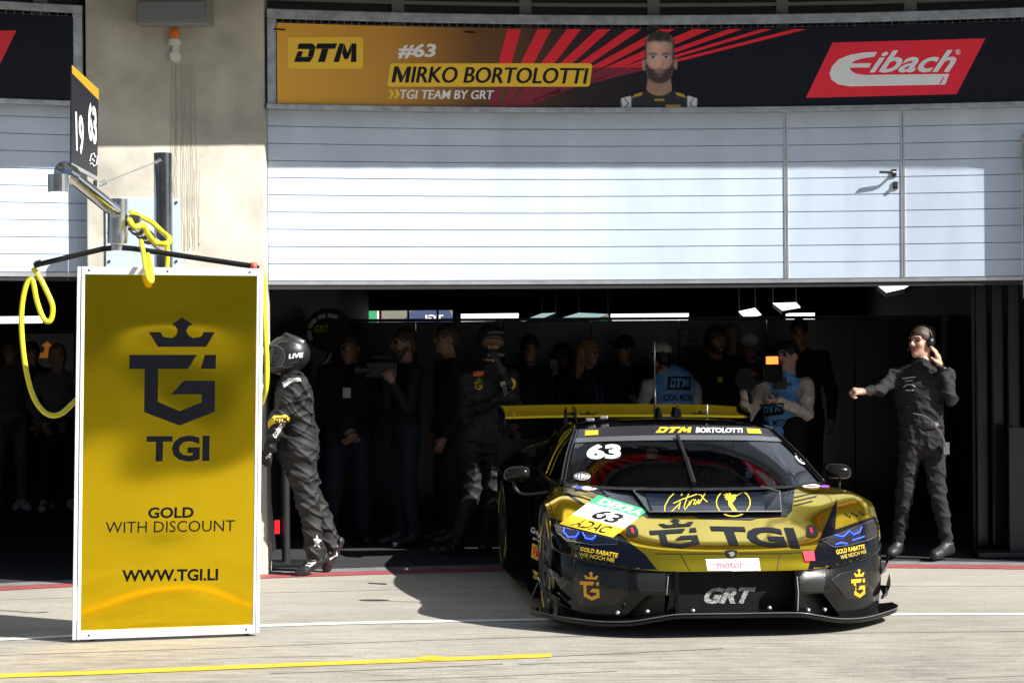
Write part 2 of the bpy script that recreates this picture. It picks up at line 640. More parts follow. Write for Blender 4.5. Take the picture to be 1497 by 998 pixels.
def fsheet(name, x0, x1, o0, o1, z, mat, n=24, kind=True):
    b = MB()
    b.grid([[(x, yF(x) + o, z) for x in XS(x0, x1, n)] for o in (o0, o1)], flip=True)
    b.f = [f[::-1] for f in b.f]
    o = b.build(name, mat)
    return struct(o) if kind else o

def worn(name, col, amt=0.35):
    return noisy(nmat(name, col, 0.7), 14, 1 - amt, 1.1, 8, stretch=(0.4, 2, 1))
M_['line_red'] = worn('red_line_paint', (0.42, 0.085, 0.09), .45)
M_['line_white'] = worn('white_line_paint', (0.78, 0.77, 0.74), 0.2)
M_['line_yellow'] = worn('yellow_line_paint', (0.72, 0.47, 0.03), 0.25)
M_['threshold'] = noisy(nmat('threshold_grey', (0.20, 0.20, 0.20), 0.8), 8, 0.7, 1.2)
fsheet('garage_floor', -8.0, 4.22, 0.30, 14.0, 0.004, M_['carpet'])
fsheet('threshold_strip', -8.0, 8.0, 0.06, 0.298, 0.005, M_['threshold'])
fsheet('lane_marking', -8.0, 8.0, -0.16, 0.055, 0.004, M_['line_red'])

def gline(name, pts, w, mat, z=0.004):
    c = curve([PZ(px, py, z) for px, py in pts], 24)
    b = MB()
    b.grid([[q + Vector((0, -w / 2, 0)) for q in c], [q + Vector((0, w / 2, 0)) for q in c]], flip=True)
    b.f = [f[::-1] for f in b.f]
    return struct(b.build(name, mat))
gline('lane_marking', [(-120, 938), (60, 931), (390, 913.5), (770, 905), (1100, 900), (1320, 897), (1600, 897)], 0.10, M_['line_white'])
gline('lane_marking', [(-120, 991), (200, 980), (500, 968), (806, 957)], 0.13, M_['line_yellow'])
# dirty rubber streaks and a seam in the concrete
M_['streak'] = noisy(nmat('tyre_streak', (0.235, 0.22, 0.195), 0.85), 10, 0.75, 1.35, 7, stretch=(0.3, 3, 1))
rnd = random.Random(4)
for k in range(7):
    px, py = rnd.uniform(-100, 1500), rnd.uniform(960, 997)
    L = rnd.uniform(120, 420)
    gline('tyre_streak', [(px, py), (px + L * .5, py - L * .018), (px + L, py - L * rnd.uniform(.02, .045))], rnd.uniform(.008, .03), M_['streak'], 0.0022 + 0.0001 * k)
M_['seam'] = nmat('joint_filler', (0.16, 0.15, 0.14), 0.9)
gline('concrete_joint', [(-150, 962), (300, 947), (760, 931), (1100, 926), (1600, 921)], 0.012, M_['seam'], 0.0018)
gline('concrete_joint', [(-150, 880), (300, 868), (760, 858), (1100, 856), (1600, 856)], 0.012, M_['seam'], 0.0016)
struct(decal('paint_blot', polys2d([ell2d(631, 961, 22, 3.4, 14)], False), Plane((0, 0, 0.006), (0, 0, 1)), 0, M_['line_yellow']))

# ---------------------------------------------------------------- pit building
def fbox(b, x0, x1, o0, o1, z0, z1, n=1, mi=0):
    xs = XS(x0, x1, n)
    vs, fs = [], []
    for x in xs:
        for o, z in ((o0, z0), (o1, z0), (o1, z1), (o0, z1)):
            vs.append((x, yF(x) + o, z))
    for i in range(n):
        a = i * 4
        for k in range(4):
            l = (k + 1) % 4
            fs.append((a + k, a + 4 + k, a + 4 + l, a + l))
    fs.append((0, 1, 2, 3))
    e = n * 4
    fs.append((e + 3, e + 2, e + 1, e))
    b.add(vs, fs, mi)
    return b

def fx(px, py, off):
    return Facade(off).hit(px, py)[0]
DOOR, PIL = 0.20, 0.05
XPL, XPR = fx(125, 100, PIL).x, fx(386, 100, PIL).x
XR2 = 4.86
bld = thing('pit_building', 'long concrete pit building with open garage bays behind the racing car', 'building', (0, 15.6, 0))
# canopy edge: throws its shade level across the doors
edge = []
for px in range(-420, 2300, 80):
    q = fx(px, 246, DOOR)
    t_ = (4.36 - q.z) / 1.12
    edge.append((q.x + 1.24 * t_, q.y - 0.70 * t_))
b = MB()
vs = []
for x, y in edge:
    vs += [(x, y, 4.36), (x, y + 3.6, 4.36), (x, y + 3.6, 4.6), (x, y, 4.6)]
fs = []
for i in range(len(edge) - 1):
    for k in range(4):
        l = (k + 1) % 4
        fs.append((i * 4 + k, i * 4 + 4 + k, i * 4 + 4 + l, i * 4 + l))
fs += [(0, 1, 2, 3), tuple(len(vs) - 1 - k for k in range(4))]
b.add(vs, fs)
b.build('canopy', noisy(nmat('canopy_metal', (0.13, 0.14, 0.165), 0.7), 4, 0.85, 1.1), bld)
for x0, x1 in ((XPL, XPR), (XR2, XR2 + 1.3)):
    b = MB(); fbox(b, x0, x1, PIL, 0.31, 0, 4.355, 4)
    pil = b.build('pillar', M_['concrete'], bld)
    bevel(pil, 0.012)
    if x0 == XPL:
        pillar = pil
b = MB(); fbox(b, -9, 9, 0.30, 3.0, 4.605, 8.5, 24)
b.build('upper_wall', M_['concrete'], bld)
b = MB(); fbox(b, fx(1501, 300, PIL).x, fx(1513, 300, PIL).x, DOOR - 0.10, DOOR - 0.02, 1.98, 3.2)  # unseen column, added to cast the shadow strip at the door's right end
b.build('shadow_column', M_['concrete'], bld)
# rooms behind: ceiling, end wall with a window strip, side walls
b = MB()
b.box((-2.0, 22.3, 2.98), (14.0, 13.0, 0.1))
b.build('ceiling', M_['dark_wall'], bld)
b = MB()
zl, zh = 1.86, 2.13
b.box((-2.0, 28.6, zl / 2), (14.0, 0.2, zl))
b.box((-2.0, 28.6, (zh + 2.93) / 2), (14.0, 0.2, 2.93 - zh))
wx = [P(px, 470, 28.6).x for px in (518, 662)]
for a, c in ((-9.0, wx[0]), (wx[1], 5.0)):
    b.box(((a + c) / 2, 28.6, (zl + zh) / 2), (c - a, 0.2, zh - zl - 0.002))
b.build('back_wall', M_['dark_wall'], bld)
b = MB()
for px in (556, 597, 640):
    q = P(px, 475, 28.55)
    b.box((q.x, 28.55, (zl + zh) / 2), (0.03, 0.06, zh - zl - 0.004))
b.box(((wx[0] + wx[1]) / 2, 28.56, zl + 0.1), (wx[1] - wx[0], 0.04, 0.02))
b.build('window_frame', nmat('window_frame_grey', (0.5, 0.5, 0.5), 0.5), bld)
b = MB()
b.box((4.30, 22.15, 1.47), (0.1, 12.9, 2.93))
b.box((-8.9, 21.9, 1.47), (0.1, 13.1, 2.93))
b.box(((XPL + XPR) / 2, 22.0, 1.47), (XPR - XPL - 0.3, 12.4, 2.93))
b.build('side_wall', M_['dark_wall'], bld)
b = MB()
fbox(b, -9, XPL - 0.002, 0.32, 0.5, 2.30, 4.355, 8)
fbox(b, XPR + 0.002, XR2 - 0.002, 0.32, 0.5, 2.30, 4.355, 12)
b.build('lintel', M_['dark_wall'], bld)
# windows above the banners
zT = lambda py: fx(900, py, 0.10).z
b = MB()
M_['win'] = nmat('dark_window_glass', (0.02, 0.02, 0.02), 0.08)
for x0, x1 in ((-9, XPL - 0.01), (XPR + 0.01, XR2 - 0.01)):
    fbox(b, x0, x1, 0.24, 0.30, zT(48), 4.354, 12)
b.build('window_band', M_['win'], bld)
b = MB()
for px in (-40, 60, 582, 768, 955, 1143, 1330):
    x = fx(px, 10, 0.2).x
    fbox(b, x - 0.045, x + 0.045, 0.17, 0.237, zT(43), 4.353)
for x0, x1 in ((-9, XPL - 0.012), (XPR + 0.012, XR2 - 0.012)):
    fbox(b, x0, x1, 0.18, 0.236, zT(8), zT(3), 12)
b.build('window_mullion', nmat('mullion_grey', (0.16, 0.16, 0.155), 0.5, 0.3), bld)

# stains running down the pillar from the warning beacon
M_['stain'] = noisy(nmat('rain_stain', (0.40, 0.37, 0.30), 0.9), 12, 0.8, 1.25)
M_['stain_dark'] = nmat('rain_stain_dark', (0.31, 0.285, 0.23), 0.9)
lines = []
for k in range(15):
    x0 = 251 + k * 2.3 + rnd.uniform(-1, 1)
    x1 = 246 + k * 3.3 + rnd.uniform(-2, 3)
    n = rnd.randint(14, 26)
    pts = []
    for i in range(n):
        t = i / (n - 1)
        pts.append((x0 + (x1 - x0) * t + rnd.uniform(-0.8, 0.8), 94 + t * rnd.uniform(150, 292) if i == n - 1 else 94 + t * 285, 0.5 + rnd.uniform(0, .7)))
    lines.append(pts)
decal('stain', stroke2d(lines[::2], 1.0), Facade(PIL), 0.002, M_['stain_dark'], bld)
decal('stain', stroke2d(lines[1::2], 1.6), Facade(PIL), 0.0025, M_['stain'], bld)

# ---------------------------------------------------------------- roller doors
DF = Facade(DOOR)
def slats(b, px0, px1, ys, gap=0.0055, pyref=None):
    x0, x1 = fx(px0, 300, DOOR).x, fx(px1, 300, DOOR).x
    pr = pyref or (px0 + px1) / 2
    zs = [fx(pr, y, DOOR).z for y in ys]
    n = max(2, int((x1 - x0) / 0.3))
    for za, zb in zip(zs[1:], zs[:-1]):
        fbox(b, x0, x1, DOOR, DOOR + 0.03, za + gap, zb - 0.001, n)
        fbox(b, x0, x1, DOOR + 0.014, DOOR + 0.03, za, za + gap - 0.001, n)
    return zs
YS = [165.5, 190, 214.6, 239, 263, 287.6, 312, 336.5, 361, 385.5, 409.5]
door = thing('garage_door', 'half raised white slatted garage door above the racing car', 'garage door', (1.2, 15.7, 2.1))
b = MB()
zs = slats(b, 392, 1146.5, YS, pyref=900)
slats(b, 1323, 1702, YS, pyref=900)
b.build('slat_panel', M_['white_slat'], door)
lf = MB()
slats(lf, 1152, 1317, [y + 0.2 for y in YS], pyref=900)
leaf = lf.build('door_leaf', M_['white_slat'], door)
b = MB()
for px in (1149.2, 1320):
    x = fx(px, 300, DOOR).x
    for s in (-1, 1):
        fbox(b, x + s * 0.0085 - 0.007, x + s * 0.0085 + 0.007, DOOR - 0.006, DOOR + 0.031, zs[-1], zs[0] + 0.01)
x0, x1 = fx(391.5, 300, DOOR).x, fx(1702.5, 300, DOOR).x
fbox(b, x0, x1, DOOR - 0.004, DOOR + 0.05, zs[-1] - 0.028, zs[-1] - 0.002, 20)
fbox(b, x0, x1, DOOR - 0.01, DOOR + 0.05, zs[0] + 0.004, zs[0] + 0.03, 20)
fbox(b, x0 - 0.012, x0 - 0.001, DOOR - 0.004, DOOR + 0.05, zs[-1] - 0.03, zs[0] + 0.03)
b.build('door_frame', M_['alu'], door)
b = MB(); fbox(b, x0, x1, DOOR + 0.005, DOOR + 0.04, zs[-1] - 0.062, zs[-1] - 0.029, 20)
b.build('bottom_seal', M_['rubber'], door)
# lever handle and lock of the small door
hb = MB()
for (px, py, w, h) in ((1307, 253, 0.035, 0.055), (1309, 271, 0.035, 0.055)):
    q = fx(px, py, DOOR)
    hb.box(q + Vector((0, -0.006, 0)), (w, 0.012, h))
q = fx(1307, 253, DOOR)
hb.tube([q, q + Vector((0, -0.05, 0)), q + Vector((-0.02, -0.055, 0)), q + Vector((-0.12, -0.055, 0.004))], 0.010, 8)
q = fx(1309, 271, DOOR)
hb.tube([q, q + Vector((0, -0.035, 0))], 0.014, 10)
q = fx(1309, 261, DOOR)
hb.build('handle', M_['dark_steel'], leaf)

ldoor = thing('garage_door', 'white slatted garage door left of the concrete pillar, under a plain dark banner', 'garage door', (-4, 14.6, 2.1))
b = MB()
zs2 = slats(b, -260, 139, [147, 172, 197, 222, 247, 272, 297, 322, 347, 372, 398], pyref=60)
b.build('slat_panel', M_['white_slat'], ldoor)
b = MB()
xa, xb = fx(-260, 300, DOOR).x, fx(139, 300, DOOR).x
fbox(b, xa, xb, DOOR - 0.004, DOOR + 0.05, zs2[-1] - 0.03, zs2[-1] - 0.002, 10)
fbox(b, xa, xb, DOOR - 0.01, DOOR + 0.05, zs2[0] + 0.004, zs2[0] + 0.03, 10)
b.build('door_frame', M_['alu'], ldoor)
b = MB(); fbox(b, xa, xb, DOOR + 0.005, DOOR + 0.04, zs2[-1] - 0.06, zs2[-1] - 0.031, 10)
b.build('bottom_seal', M_['rubber'], ldoor)

# ---------------------------------------------------------------- banners and the wire frames that carry them
BAN = 0.06
BF = Facade(BAN)
def banner_mat():
    m = nmat('printed_banner', (0.01, 0.01, 0.02), 0.45, 0, Specular_IOR_Level=0.25)
    nt = m.node_tree
    b = nt.nodes['Principled BSDF']
    tc = nt.nodes.new('ShaderNodeTexCoord')
    sp = nt.nodes.new('ShaderNodeSeparateXYZ')
    nt.links.new(tc.outputs['Object'], sp.inputs['Vector'])
    rp = nt.nodes.new('ShaderNodeMapRange')
    rp.inputs['From Min'].default_value = fx(405, 90, BAN).x - 1.2
    rp.inputs['From Max'].default_value = fx(980, 90, BAN).x - 1.2
    nt.links.new(sp.outputs['X'], rp.inputs['Value'])
    cp = nt.nodes.new('ShaderNodeValToRGB')
    e = cp.color_ramp.elements
    e[0].position, e[0].color = 0.0, (0.80, 0.42, 0.05, 1)
    e[1].position, e[1].color = 1.0, (0.006, 0.007, 0.014, 1)
    for p, c in ((0.28, (0.58, 0.28, 0.045, 1)), (0.50, (0.17, 0.075, 0.028, 1)), (0.75, (0.035, 0.02, 0.022, 1))):
        q = e.new(p); q.color = c
    nt.links.new(rp.outputs['Result'], cp.inputs['Fac'])
    nt.links.new(cp.outputs['Color'], b.inputs['Base Color'])
    return m
zb0, zb1 = fx(900, 157, BAN).z, fx(900, 42.5, BAN).z
ban = thing('team_banner', 'long printed banner with gold to black fade, a driver portrait and a red logo', 'banner', (1.2, 15.55, 3.2))
xb0, xb1 = fx(405, 90, BAN).x, fx(1563, 90, BAN).x
b = MB(); fbox(b, xb0, xb1, BAN, BAN + 0.012, zb0, zb1, 30)
b.build('sheet', banner_mat(), ban)
def bd(name, g, mat, lvl=1, label=None, cell=40):
    return decal(name, g, BF, 0.0012 * lvl, mat, ban, 0 if name == 'lettering' else cell, label)
# red rays fanning out from the lower left
def ray_poly(xt0, xt1, xb_0, xb_1):
    return [(xt0, 42), (xt1, 42), (xb_1, 157), (xb_0, 157)]
rays_top = [(742, 762), (786, 806), (829, 850), (873, 893), (918, 938), (965, 987), (1013, 1040), (1065, 1085), (1112, 1129), (1160, 1180)]
def at_y(p, q, y):
    t = (y - p[1]) / (q[1] - p[1]); return (p[0] + (q[0] - p[0]) * t, y)
VAN = (640, 245)
VANP = [(0, 0)]
up, lo = [], []
for k, (a, c) in enumerate(rays_top):
    base = (700 + k * 22, 157) if k < 9 else (910, 140)
    ang = [(a - 4 - 26 * 1.0 - k * 17.5), 157]
    A0, A1 = (a, 43), (c, 43)
    s = 0.27 + k * 0.205 + 0.022 * k * k
    B0, B1 = (a - s * 113, 156), (c - s * 113 - 2 - k * 0.8, 156)
    ym = 99
    up.append([A0, A1, at_y(A1, B1, ym), at_y(A0, B0, ym)])
    lo.append([at_y(A0, B0, ym), at_y(A1, B1, ym), (B1[0] - 4, B1[1]), (B0[0] + 3, B0[1])])
M_['ray_red'] = nmat('ray_red_print', (0.85, 0.010, 0.025), 0.45)
M_['ray_dim'] = nmat('ray_dim_red_print', (0.24, 0.012, 0.030), 0.45)
lo = [[p for p in q] for q in lo]
bd('stripes', polys2d(up, False), M_['ray_red'], 1)
bd('stripes', polys2d(lo, False), M_['ray_dim'], 1)
def rrect(x0, y0, x1, y1, r, sh=0.0):
    pts = []
    for cx, cy, a0 in ((x1 - r, y0 + r, -90), (x1 - r, y1 - r, 0), (x0 + r, y1 - r, 90), (x0 + r, y0 + r, 180)):
        for k in range(5):
            a = math.radians(a0 + 22.5 * k)
            pts.append((cx + r * math.cos(a), cy + r * math.sin(a)))
    ym = (y0 + y1) / 2
    return [(x + (ym - y) * sh, y) for x, y in pts]
M_['ban_yel'] = nmat('banner_yellow', (0.92, 0.58, 0.03), 0.45)
bd('logo_plate', polys2d([rrect(420.5, 54.5, 531, 101, 5)], False), M_['ban_yel'], 2)
bd('lettering', quad_map(DTM, [(430, 64), (521, 64), (521, 91), (430, 91)]), M_['navy'], 3)
bd('lettering', quad_map(text2d('#63', 0.035, 0.12), [(582, 64), (638, 64), (637, 86), (581, 86)]), M_['white'], 2)
bd('name_plate', polys2d([rrect(568, 93, 864, 127, 4, 0.12)], False), M_['ban_yel'], 2)
for k, dx in enumerate((-0.7, 0.0, 0.7)):
    bd('lettering', quad_map(text2d('IRKO BORTOLOTTI', 0.004, 0.16), [(602 + dx, 97.4), (860 + dx, 100), (859 + dx, 123), (601 + dx, 121.3)]), M_['black'], 3 + k * .3)
    bd('lettering', quad_map(text2d('TGI TEAM BY GRT', 0.004, 0.1), [(585 + dx * .6, 131.5), (722 + dx * .6, 132.5), (721 + dx * .6, 145.5), (584 + dx * .6, 145)]), M_['white'], 2 + k * .3)
bd('lettering', polys2d([[(x, 131), (x + 4, 131), (x + 8, 138), (x + 3, 144.5), (x - 1.5, 144.5), (x + 3, 138)] for x in (568.5, 576.5)], False), M_['ban_yel'], 2)
bd('lettering', polys2d([[(576.5, 97.5), (582.5, 97.5), (577.5, 121), (572, 121)], [(582.7, 97.5), (588.5, 112), (587, 121), (584, 121), (580.8, 106.5)],
    [(595.3, 97.7), (594, 106.5), (587.2, 121), (588.7, 112)], [(595.5, 97.7), (601.5, 97.7), (597.3, 121.2), (591.8, 121.2)]], False), M_['black'], 3)
# portrait of a bearded driver: printed picture, one sheet with printed colours
O = lambda x, y: (880 + x / 2.426, y / 2.426)
def portrait():
    nx, ny = 120, 112
    X, Y = np.meshgrid(np.linspace(58, 344, nx), np.linspace(108, 383, ny))
    sm = lambda d, w: 1 / (1 + np.exp(np.clip(d / w, -40, 40)))
    rs = np.random.RandomState(2)
    nz = rs.rand(ny, nx) - .5
    el = lambda cx, cy, rx, ry: (np.sqrt(((X - cx) / rx) ** 2 + ((Y - cy) / ry) ** 2) - 1)
    C = np.zeros((ny, nx, 3)); A = np.zeros((ny, nx))
    def lay(m, c):
        nonlocal C, A
        c = np.asarray(c)
        C = C * (1 - m[..., None]) + c * m[..., None]
        A = np.maximum(A, m)
    skin_ = np.array((.66, .39, .29))
    # shoulders, collar and white sleeves
    top_ = 340 - 26 * np.exp(-((X - 203) / 70.) ** 2) + .0009 * (X - 203) ** 2 - 4
    lay(sm(top_ - Y, 1.5) * (X > 62) * (X < 340), (.012, .012, .016))
    for sx in (-1, 1):
        x_ = (X - 203) * sx
        lay(sm(np.maximum(np.maximum(100 - x_, x_ - 136 + (Y - 345) * .1), 338 + .28 * (x_ - 100) - Y), 1.2), (.66, .66, .68))
        lay(sm(np.maximum(np.abs(x_ - 116 - 6 * np.sin(Y / 6)) - 2.4, 350 - Y), .8), (.03, .03, .03))
        lay(sm(np.maximum(np.abs(x_ - 76 - .5 * (Y - 335)) - 14, np.abs(Y - 336 - .25 * (x_ - 76)) - 6), 1.), (.50, .33, .03))
    lay(sm(np.maximum(np.abs(X - 204) - 17, np.abs(Y - 355) - 3.2), .8), (.5, .33, .03))
    lay(sm(np.maximum(np.abs(X - 252) - 26, np.abs(Y - 378) - 5), .8), (.55, .37, .03))
    # neck
    lay(sm(np.maximum(np.abs(X - 203) - 44 - .12 * (Y - 290), np.maximum(250 - Y, Y - 338 + .010 * (X - 203) ** 2)), 1.5), skin_ * .55)
    lay(sm(np.abs(Y - 338 + .010 * (X - 203) ** 2) - 1.6, .8) * (np.abs(X - 203) < 48), (.5, .33, .03))
    # ears
    lay(sm(el(149, 231, 8, 23), .10), skin_ * .72); lay(sm(el(261, 228, 8, 23), .10), skin_ * .62)
    # head
    wd = 51 - 17 * np.clip((Y - 235) / 65, 0, 1) ** 2 - 8 * np.clip((165 - Y) / 40, 0, 1) ** 2
    face = np.maximum(np.abs(X - 204) - wd, np.maximum(125 - Y, Y - 299 + .012 * (X - 204) ** 2))
    sh = 1.08 - .0055 * np.abs(X - 192) ** 1.12 - .10 * sm(175 - Y, 25) * 0 + .10 * np.exp(-((X - 200) / 26.) ** 2 - ((Y - 162) / 16.) ** 2)
    sh = sh - .16 * np.exp(-((Y - 200) / 7.) ** 2) * (np.exp(-((X - 181) / 15.) ** 2) + np.exp(-((X - 226) / 15.) ** 2))
    sh = sh + .13 * np.exp(-((X - 204) / 5.) ** 2 - ((Y - 214) / 18.) ** 2) + .07 * (np.exp(-((X - 174) / 14.) ** 2 - ((Y - 222) / 9.) ** 2) + np.exp(-((X - 233) / 13.) ** 2 - ((Y - 222) / 9.) ** 2))
    sh = sh - .22 * np.exp(-((X - 216) / 5.) ** 2 - ((Y - 226) / 12.) ** 2) - .20 * np.exp(-((Y - 239) / 3.) ** 2 - ((X - 204) / 12.) ** 2)
    lay(sm(face, 1.6), skin_ * np.clip(sh, .3, 1.3)[..., None])
    # beard, moustache, mouth
    bd_ = np.maximum(face, 236 + 22 * np.exp(-((X - 204) / 26.) ** 2) - .20 * np.abs(X - 204) * 0 - Y - np.clip(np.abs(X - 204) - 36, 0, 20) * 1.4)
    lay(sm(bd_, 2.0) * .97, np.array((.028, .016, .012)) * (1 + 1.2 * nz)[..., None])
    lay(sm(np.maximum(np.abs(X - 204) - 24, np.abs(Y - 247 - .010 * (X - 204) ** 2) - 3.5), 1.6) * .85, (.05, .03, .02))
    lay(sm(el(204, 256, 17, 4.6), .16), (.36, .15, .125))
    lay(sm(np.maximum(np.abs(Y - 255.5) - .8, np.abs(X - 204) - 17), .5), (.10, .03, .03))
    lay(sm(el(204, 270, 9, 4), .3) * .35, skin_ * .6)
    # eyes and brows
    for cx in (181, 227):
        lay(sm(el(cx, 203, 12, 5.4), .18), (.70, .66, .64)); lay(sm(el(cx, 203, 5.4, 5.4), .15), (.012, .009, .008))
        lay(sm(np.maximum(np.abs(Y - 198.5 - .02 * (X - cx) ** 2) - .9, np.abs(X - cx) - 11), .5), (.06, .03, .025))
        lay(sm(np.maximum(np.abs(Y - 190.5 - .016 * (X - cx) ** 2 - .04 * (X - cx) * (1 if cx < 200 else -1)) - 2.4, np.abs(X - cx) - 15), .9), (.022, .013, .010))
    # hair: short sides, taller top
    hr_ = np.minimum(np.maximum(40 * el(206, 150, 50, 40), Y - 150 + .011 * (X - 206) ** 2 - 3 * nz), np.maximum(np.abs(np.abs(X - 204) - 50) - 4.0, np.maximum(140 - Y, Y - 212)))
    hr_ = np.minimum(hr_, np.maximum(32 * el(204, 142, 46, 31), Y - 146 - .004 * (X - 204) ** 2))
    lay(sm(hr_, 2.0), np.array((.030, .019, .015)) * (1 + .8 * nz + .6 * np.sin(X / 5 + Y / 9))[..., None])
    vs, cols, fs = [], [], []
    idm = {}
    for i in range(ny):
        for j in range(nx):
            if A[i, j] > .5:
                h = BF.hit(*O(X[i, j], Y[i, j]))
                idm[i, j] = len(vs)
                vs.append(h[0] + h[1] * .0030); cols.append(tuple(np.clip(C[i, j], 0, 1)) + (1,))
    for i in range(ny - 1):
        for j in range(nx - 1):
            q = [(i, j), (i + 1, j), (i + 1, j + 1), (i, j + 1)]
            if all(k in idm for k in q):
                fs.append([idm[k] for k in q])
    m = nmat('printed_portrait', (.5, .5, .5), .45)
    at = m.node_tree.nodes.new('ShaderNodeVertexColor'); at.layer_name = 'print'
    m.node_tree.links.new(at.outputs['Color'], m.node_tree.nodes['Principled BSDF'].inputs['Base Color'])
    o = mesh_obj('portrait', vs, fs, m, ban)
    ca = o.data.color_attributes.new('print', 'FLOAT_COLOR', 'POINT')
    ca.data.foreach_set('color', [k for c in cols for k in c])
portrait()
# red sponsor logo
bd('logo_plate', polys2d([[(1217, 62.6), (1440.6, 56.5), (1398.5, 138), (1178, 143.5)]], False), nmat('logo_red', (0.92, 0.018, 0.045), 0.45), 2)
E_SW = [(975, 185), (930, 187), (880, 195), (838, 212), (815, 238), (807, 262), (814, 284), (838, 300), (880, 307), (1217, 301), (1232, 263), (930, 267), (900, 262), (884, 252), (878, 241), (948, 240), (955, 225), (884, 226), (900, 215), (925, 208), (967, 202)]
bd('lettering', polys2d([[O(*p) for p in E_SW]], False), M_['white'], 3)
gaps = [(928, 15), (968, 15), (1008, 13), (1048, 11), (1085, 9), (1117, 7), (1145, 5), (1172, 4), (1196, 3)]
bd('lettering', polys2d([[O(x + 14, 274), O(x + 14 + w * 1.7, 274), O(x + w * 1.7, 299), O(x, 299)] for x, w in gaps], False), nmat('logo_red_gap', (0.92, 0.018, 0.045), 0.45), 4)
bd('lettering', quad_map(text2d('ibach', 0.022, 0.3), [O(972, 180), O(1268, 178), O(1244, 257), O(948, 259)]), M_['white'], 4)
bd('lettering', merge(ring2d(1400.4, 76.5, 3.6, 3.8, 0.9, 16), quad_map(text2d('R', 0.02), [(1398.8, 74.4), (1402.2, 74.4), (1402.2, 78.8), (1398.8, 78.8)])), M_['white'], 3)
b = MB()
for px, py in ((408, 43.5), (686, 47.5), (1226, 46)):
    q = fx(px, py, BAN - 0.004)
    b.tube([q + Vector((-0.04, 0, 0.004)), q + Vector((0.045, 0, -0.002))], 0.006, 6)
b.build('cable_tie', M_['plastic_black'], ban)

lban = thing('side_banner', 'dark navy banner with a red corner stripe above the left garage door', 'banner', (-4, 14.6, 3.2))
b = MB(); fbox(b, fx(-260, 90, BAN).x, fx(107, 90, BAN).x, BAN, BAN + 0.012, fx(60, 145.5, BAN).z, fx(60, 23, BAN).z, 8)
b.build('sheet', M_['navy'], lban)
decal('stripes', polys2d([[(-60, 46), (24, 45), (-3, 100), (-90, 100)]], False), BF, 0.002, M_['red'], lban)

def wire_frame(name, label, pxs, yt, yb, pref):
    t = thing(name, label, 'frame', (fx(pxs[0], 90, 0).x, fx(pxs[0], 90, 0).y, 3.0))
    zt0, zt1 = fx(pref, yt[1], 0.08).z, fx(pref, yt[0], 0.08).z
    z0 = fx(pref, yb, 0.08).z
    xa, xb = fx(pxs[0], 90, 0.08).x, fx(pxs[1], 90, 0.08).x
    b = MB()
    fbox(b, xa, xb, 0.075, 0.13, zt0, zt1, 20)
    fbox(b, xa, xb, 0.02, 0.16, z0 - 0.035, z0, 20)
    for x in (xa + 0.034, xb - 0.034):
        fbox(b, x - 0.033, x + 0.033, 0.076, 0.129, z0 + 0.001, zt0 - 0.001)
    bevel(b.build('rail', M_['galv'], t), 0.004)
    b = MB()
    n = int((xb - xa) / 0.055)
    for k in range(1, n):
        x = xa + (xb - xa) * k / n
        b.tube([(x, yF(x) + 0.10, z0), (x, yF(x) + 0.10, zt0)], 0.003, 4, caps=False)
    for z in (zt0 - 0.02, zt0 - 0.09, zt0 - 0.3, zt0 - 0.5):
        b.tube([(x, yF(x) + 0.106, z) for x in XS(xa, xb, 20)], 0.003, 4, caps=False)
    b.build('wire_mesh', M_['galv'], t)
    return t
wire_frame('wire_frame', 'grey steel wire mesh frame carrying the long driver banner', (390.5, 1565), (22.5, 36.5), 158.5, 900)
wire_frame('wire_frame', 'grey steel wire mesh frame behind the plain navy banner at left', (-262, 121), (5, 17), 147, 60)

# ---------------------------------------------------------------- things on the pillar
t = thing('wall_light', 'flat grey floodlight box fixed high on the concrete pillar', 'light', fx(252, 20, PIL))
z0, z1 = fx(252, 37, -0.22).z, fx(252, 3, -0.22).z
xa, xb = fx(198, 20, -0.2).x, fx(308, 20, -0.2).x
b = MB()
b.hexa([Vector((x, yF(-2.4) + o, z)) for o, z, x in ((-0.26, z0, xa), (-0.26, z0, xb), (PIL, z0 + 0.02, xb), (PIL, z0 + 0.02, xa), (-0.22, z1 + 0.1, xa), (-0.22, z1 + 0.1, xb), (PIL, z1 + 0.12, xb), (PIL, z1 + 0.12, xa))])
bevel(b.build('housing', nmat('lamp_housing', (0.20, 0.20, 0.19), 0.55), t), 0.008)
b = MB()
b.box(((xa + xb) / 2, yF(-2.4) - 0.255, (z0 + z1) / 2 + 0.01), (xb - xa - 0.03, 0.02, z1 - z0 - 0.03))
bevel(b.build('front_glass', nmat('lamp_glass', (0.16, 0.165, 0.17), 0.25), t), 0.004)

t = thing('warning_beacon', 'orange domed warning beacon on the concrete pillar below the floodlight', 'beacon', fx(257, 60, PIL))
q = fx(257.5, 64, PIL) + Vector((0, -0.07, 0))
b = MB(); b.lathe([(0.0, -0.02), (0.045, -0.02), (0.045, 0.012), (0.04, 0.02), (0.0, 0.02)], 16, Matrix.Translation(q)); autosmooth(b.build('base', M_['offwhite'], t))
b = MB(); b.lathe([(0.036, 0.02), (0.036, 0.06), (0.032, 0.085), (0.018, 0.098), (0.0, 0.1)], 16, Matrix.Translation(q)); b.build('lens', M_['orange'], t, smooth=True)
b = MB()
q2 = fx(257.5, 84, PIL)
b.tube([q2 + Vector((0, 0.0, 0)), q2 + Vector((0, -0.06, 0))], 0.04, 18)
b.tube([q2 + Vector((0, -0.055, 0)), q2 + Vector((0, -0.068, 0))], 0.028, 18)
b.box((q + q2) / 2 + Vector((0, 0.03, 0)), (0.045, 0.05, 0.12))
autosmooth(b.build('wall_bracket', M_['offwhite'], t))

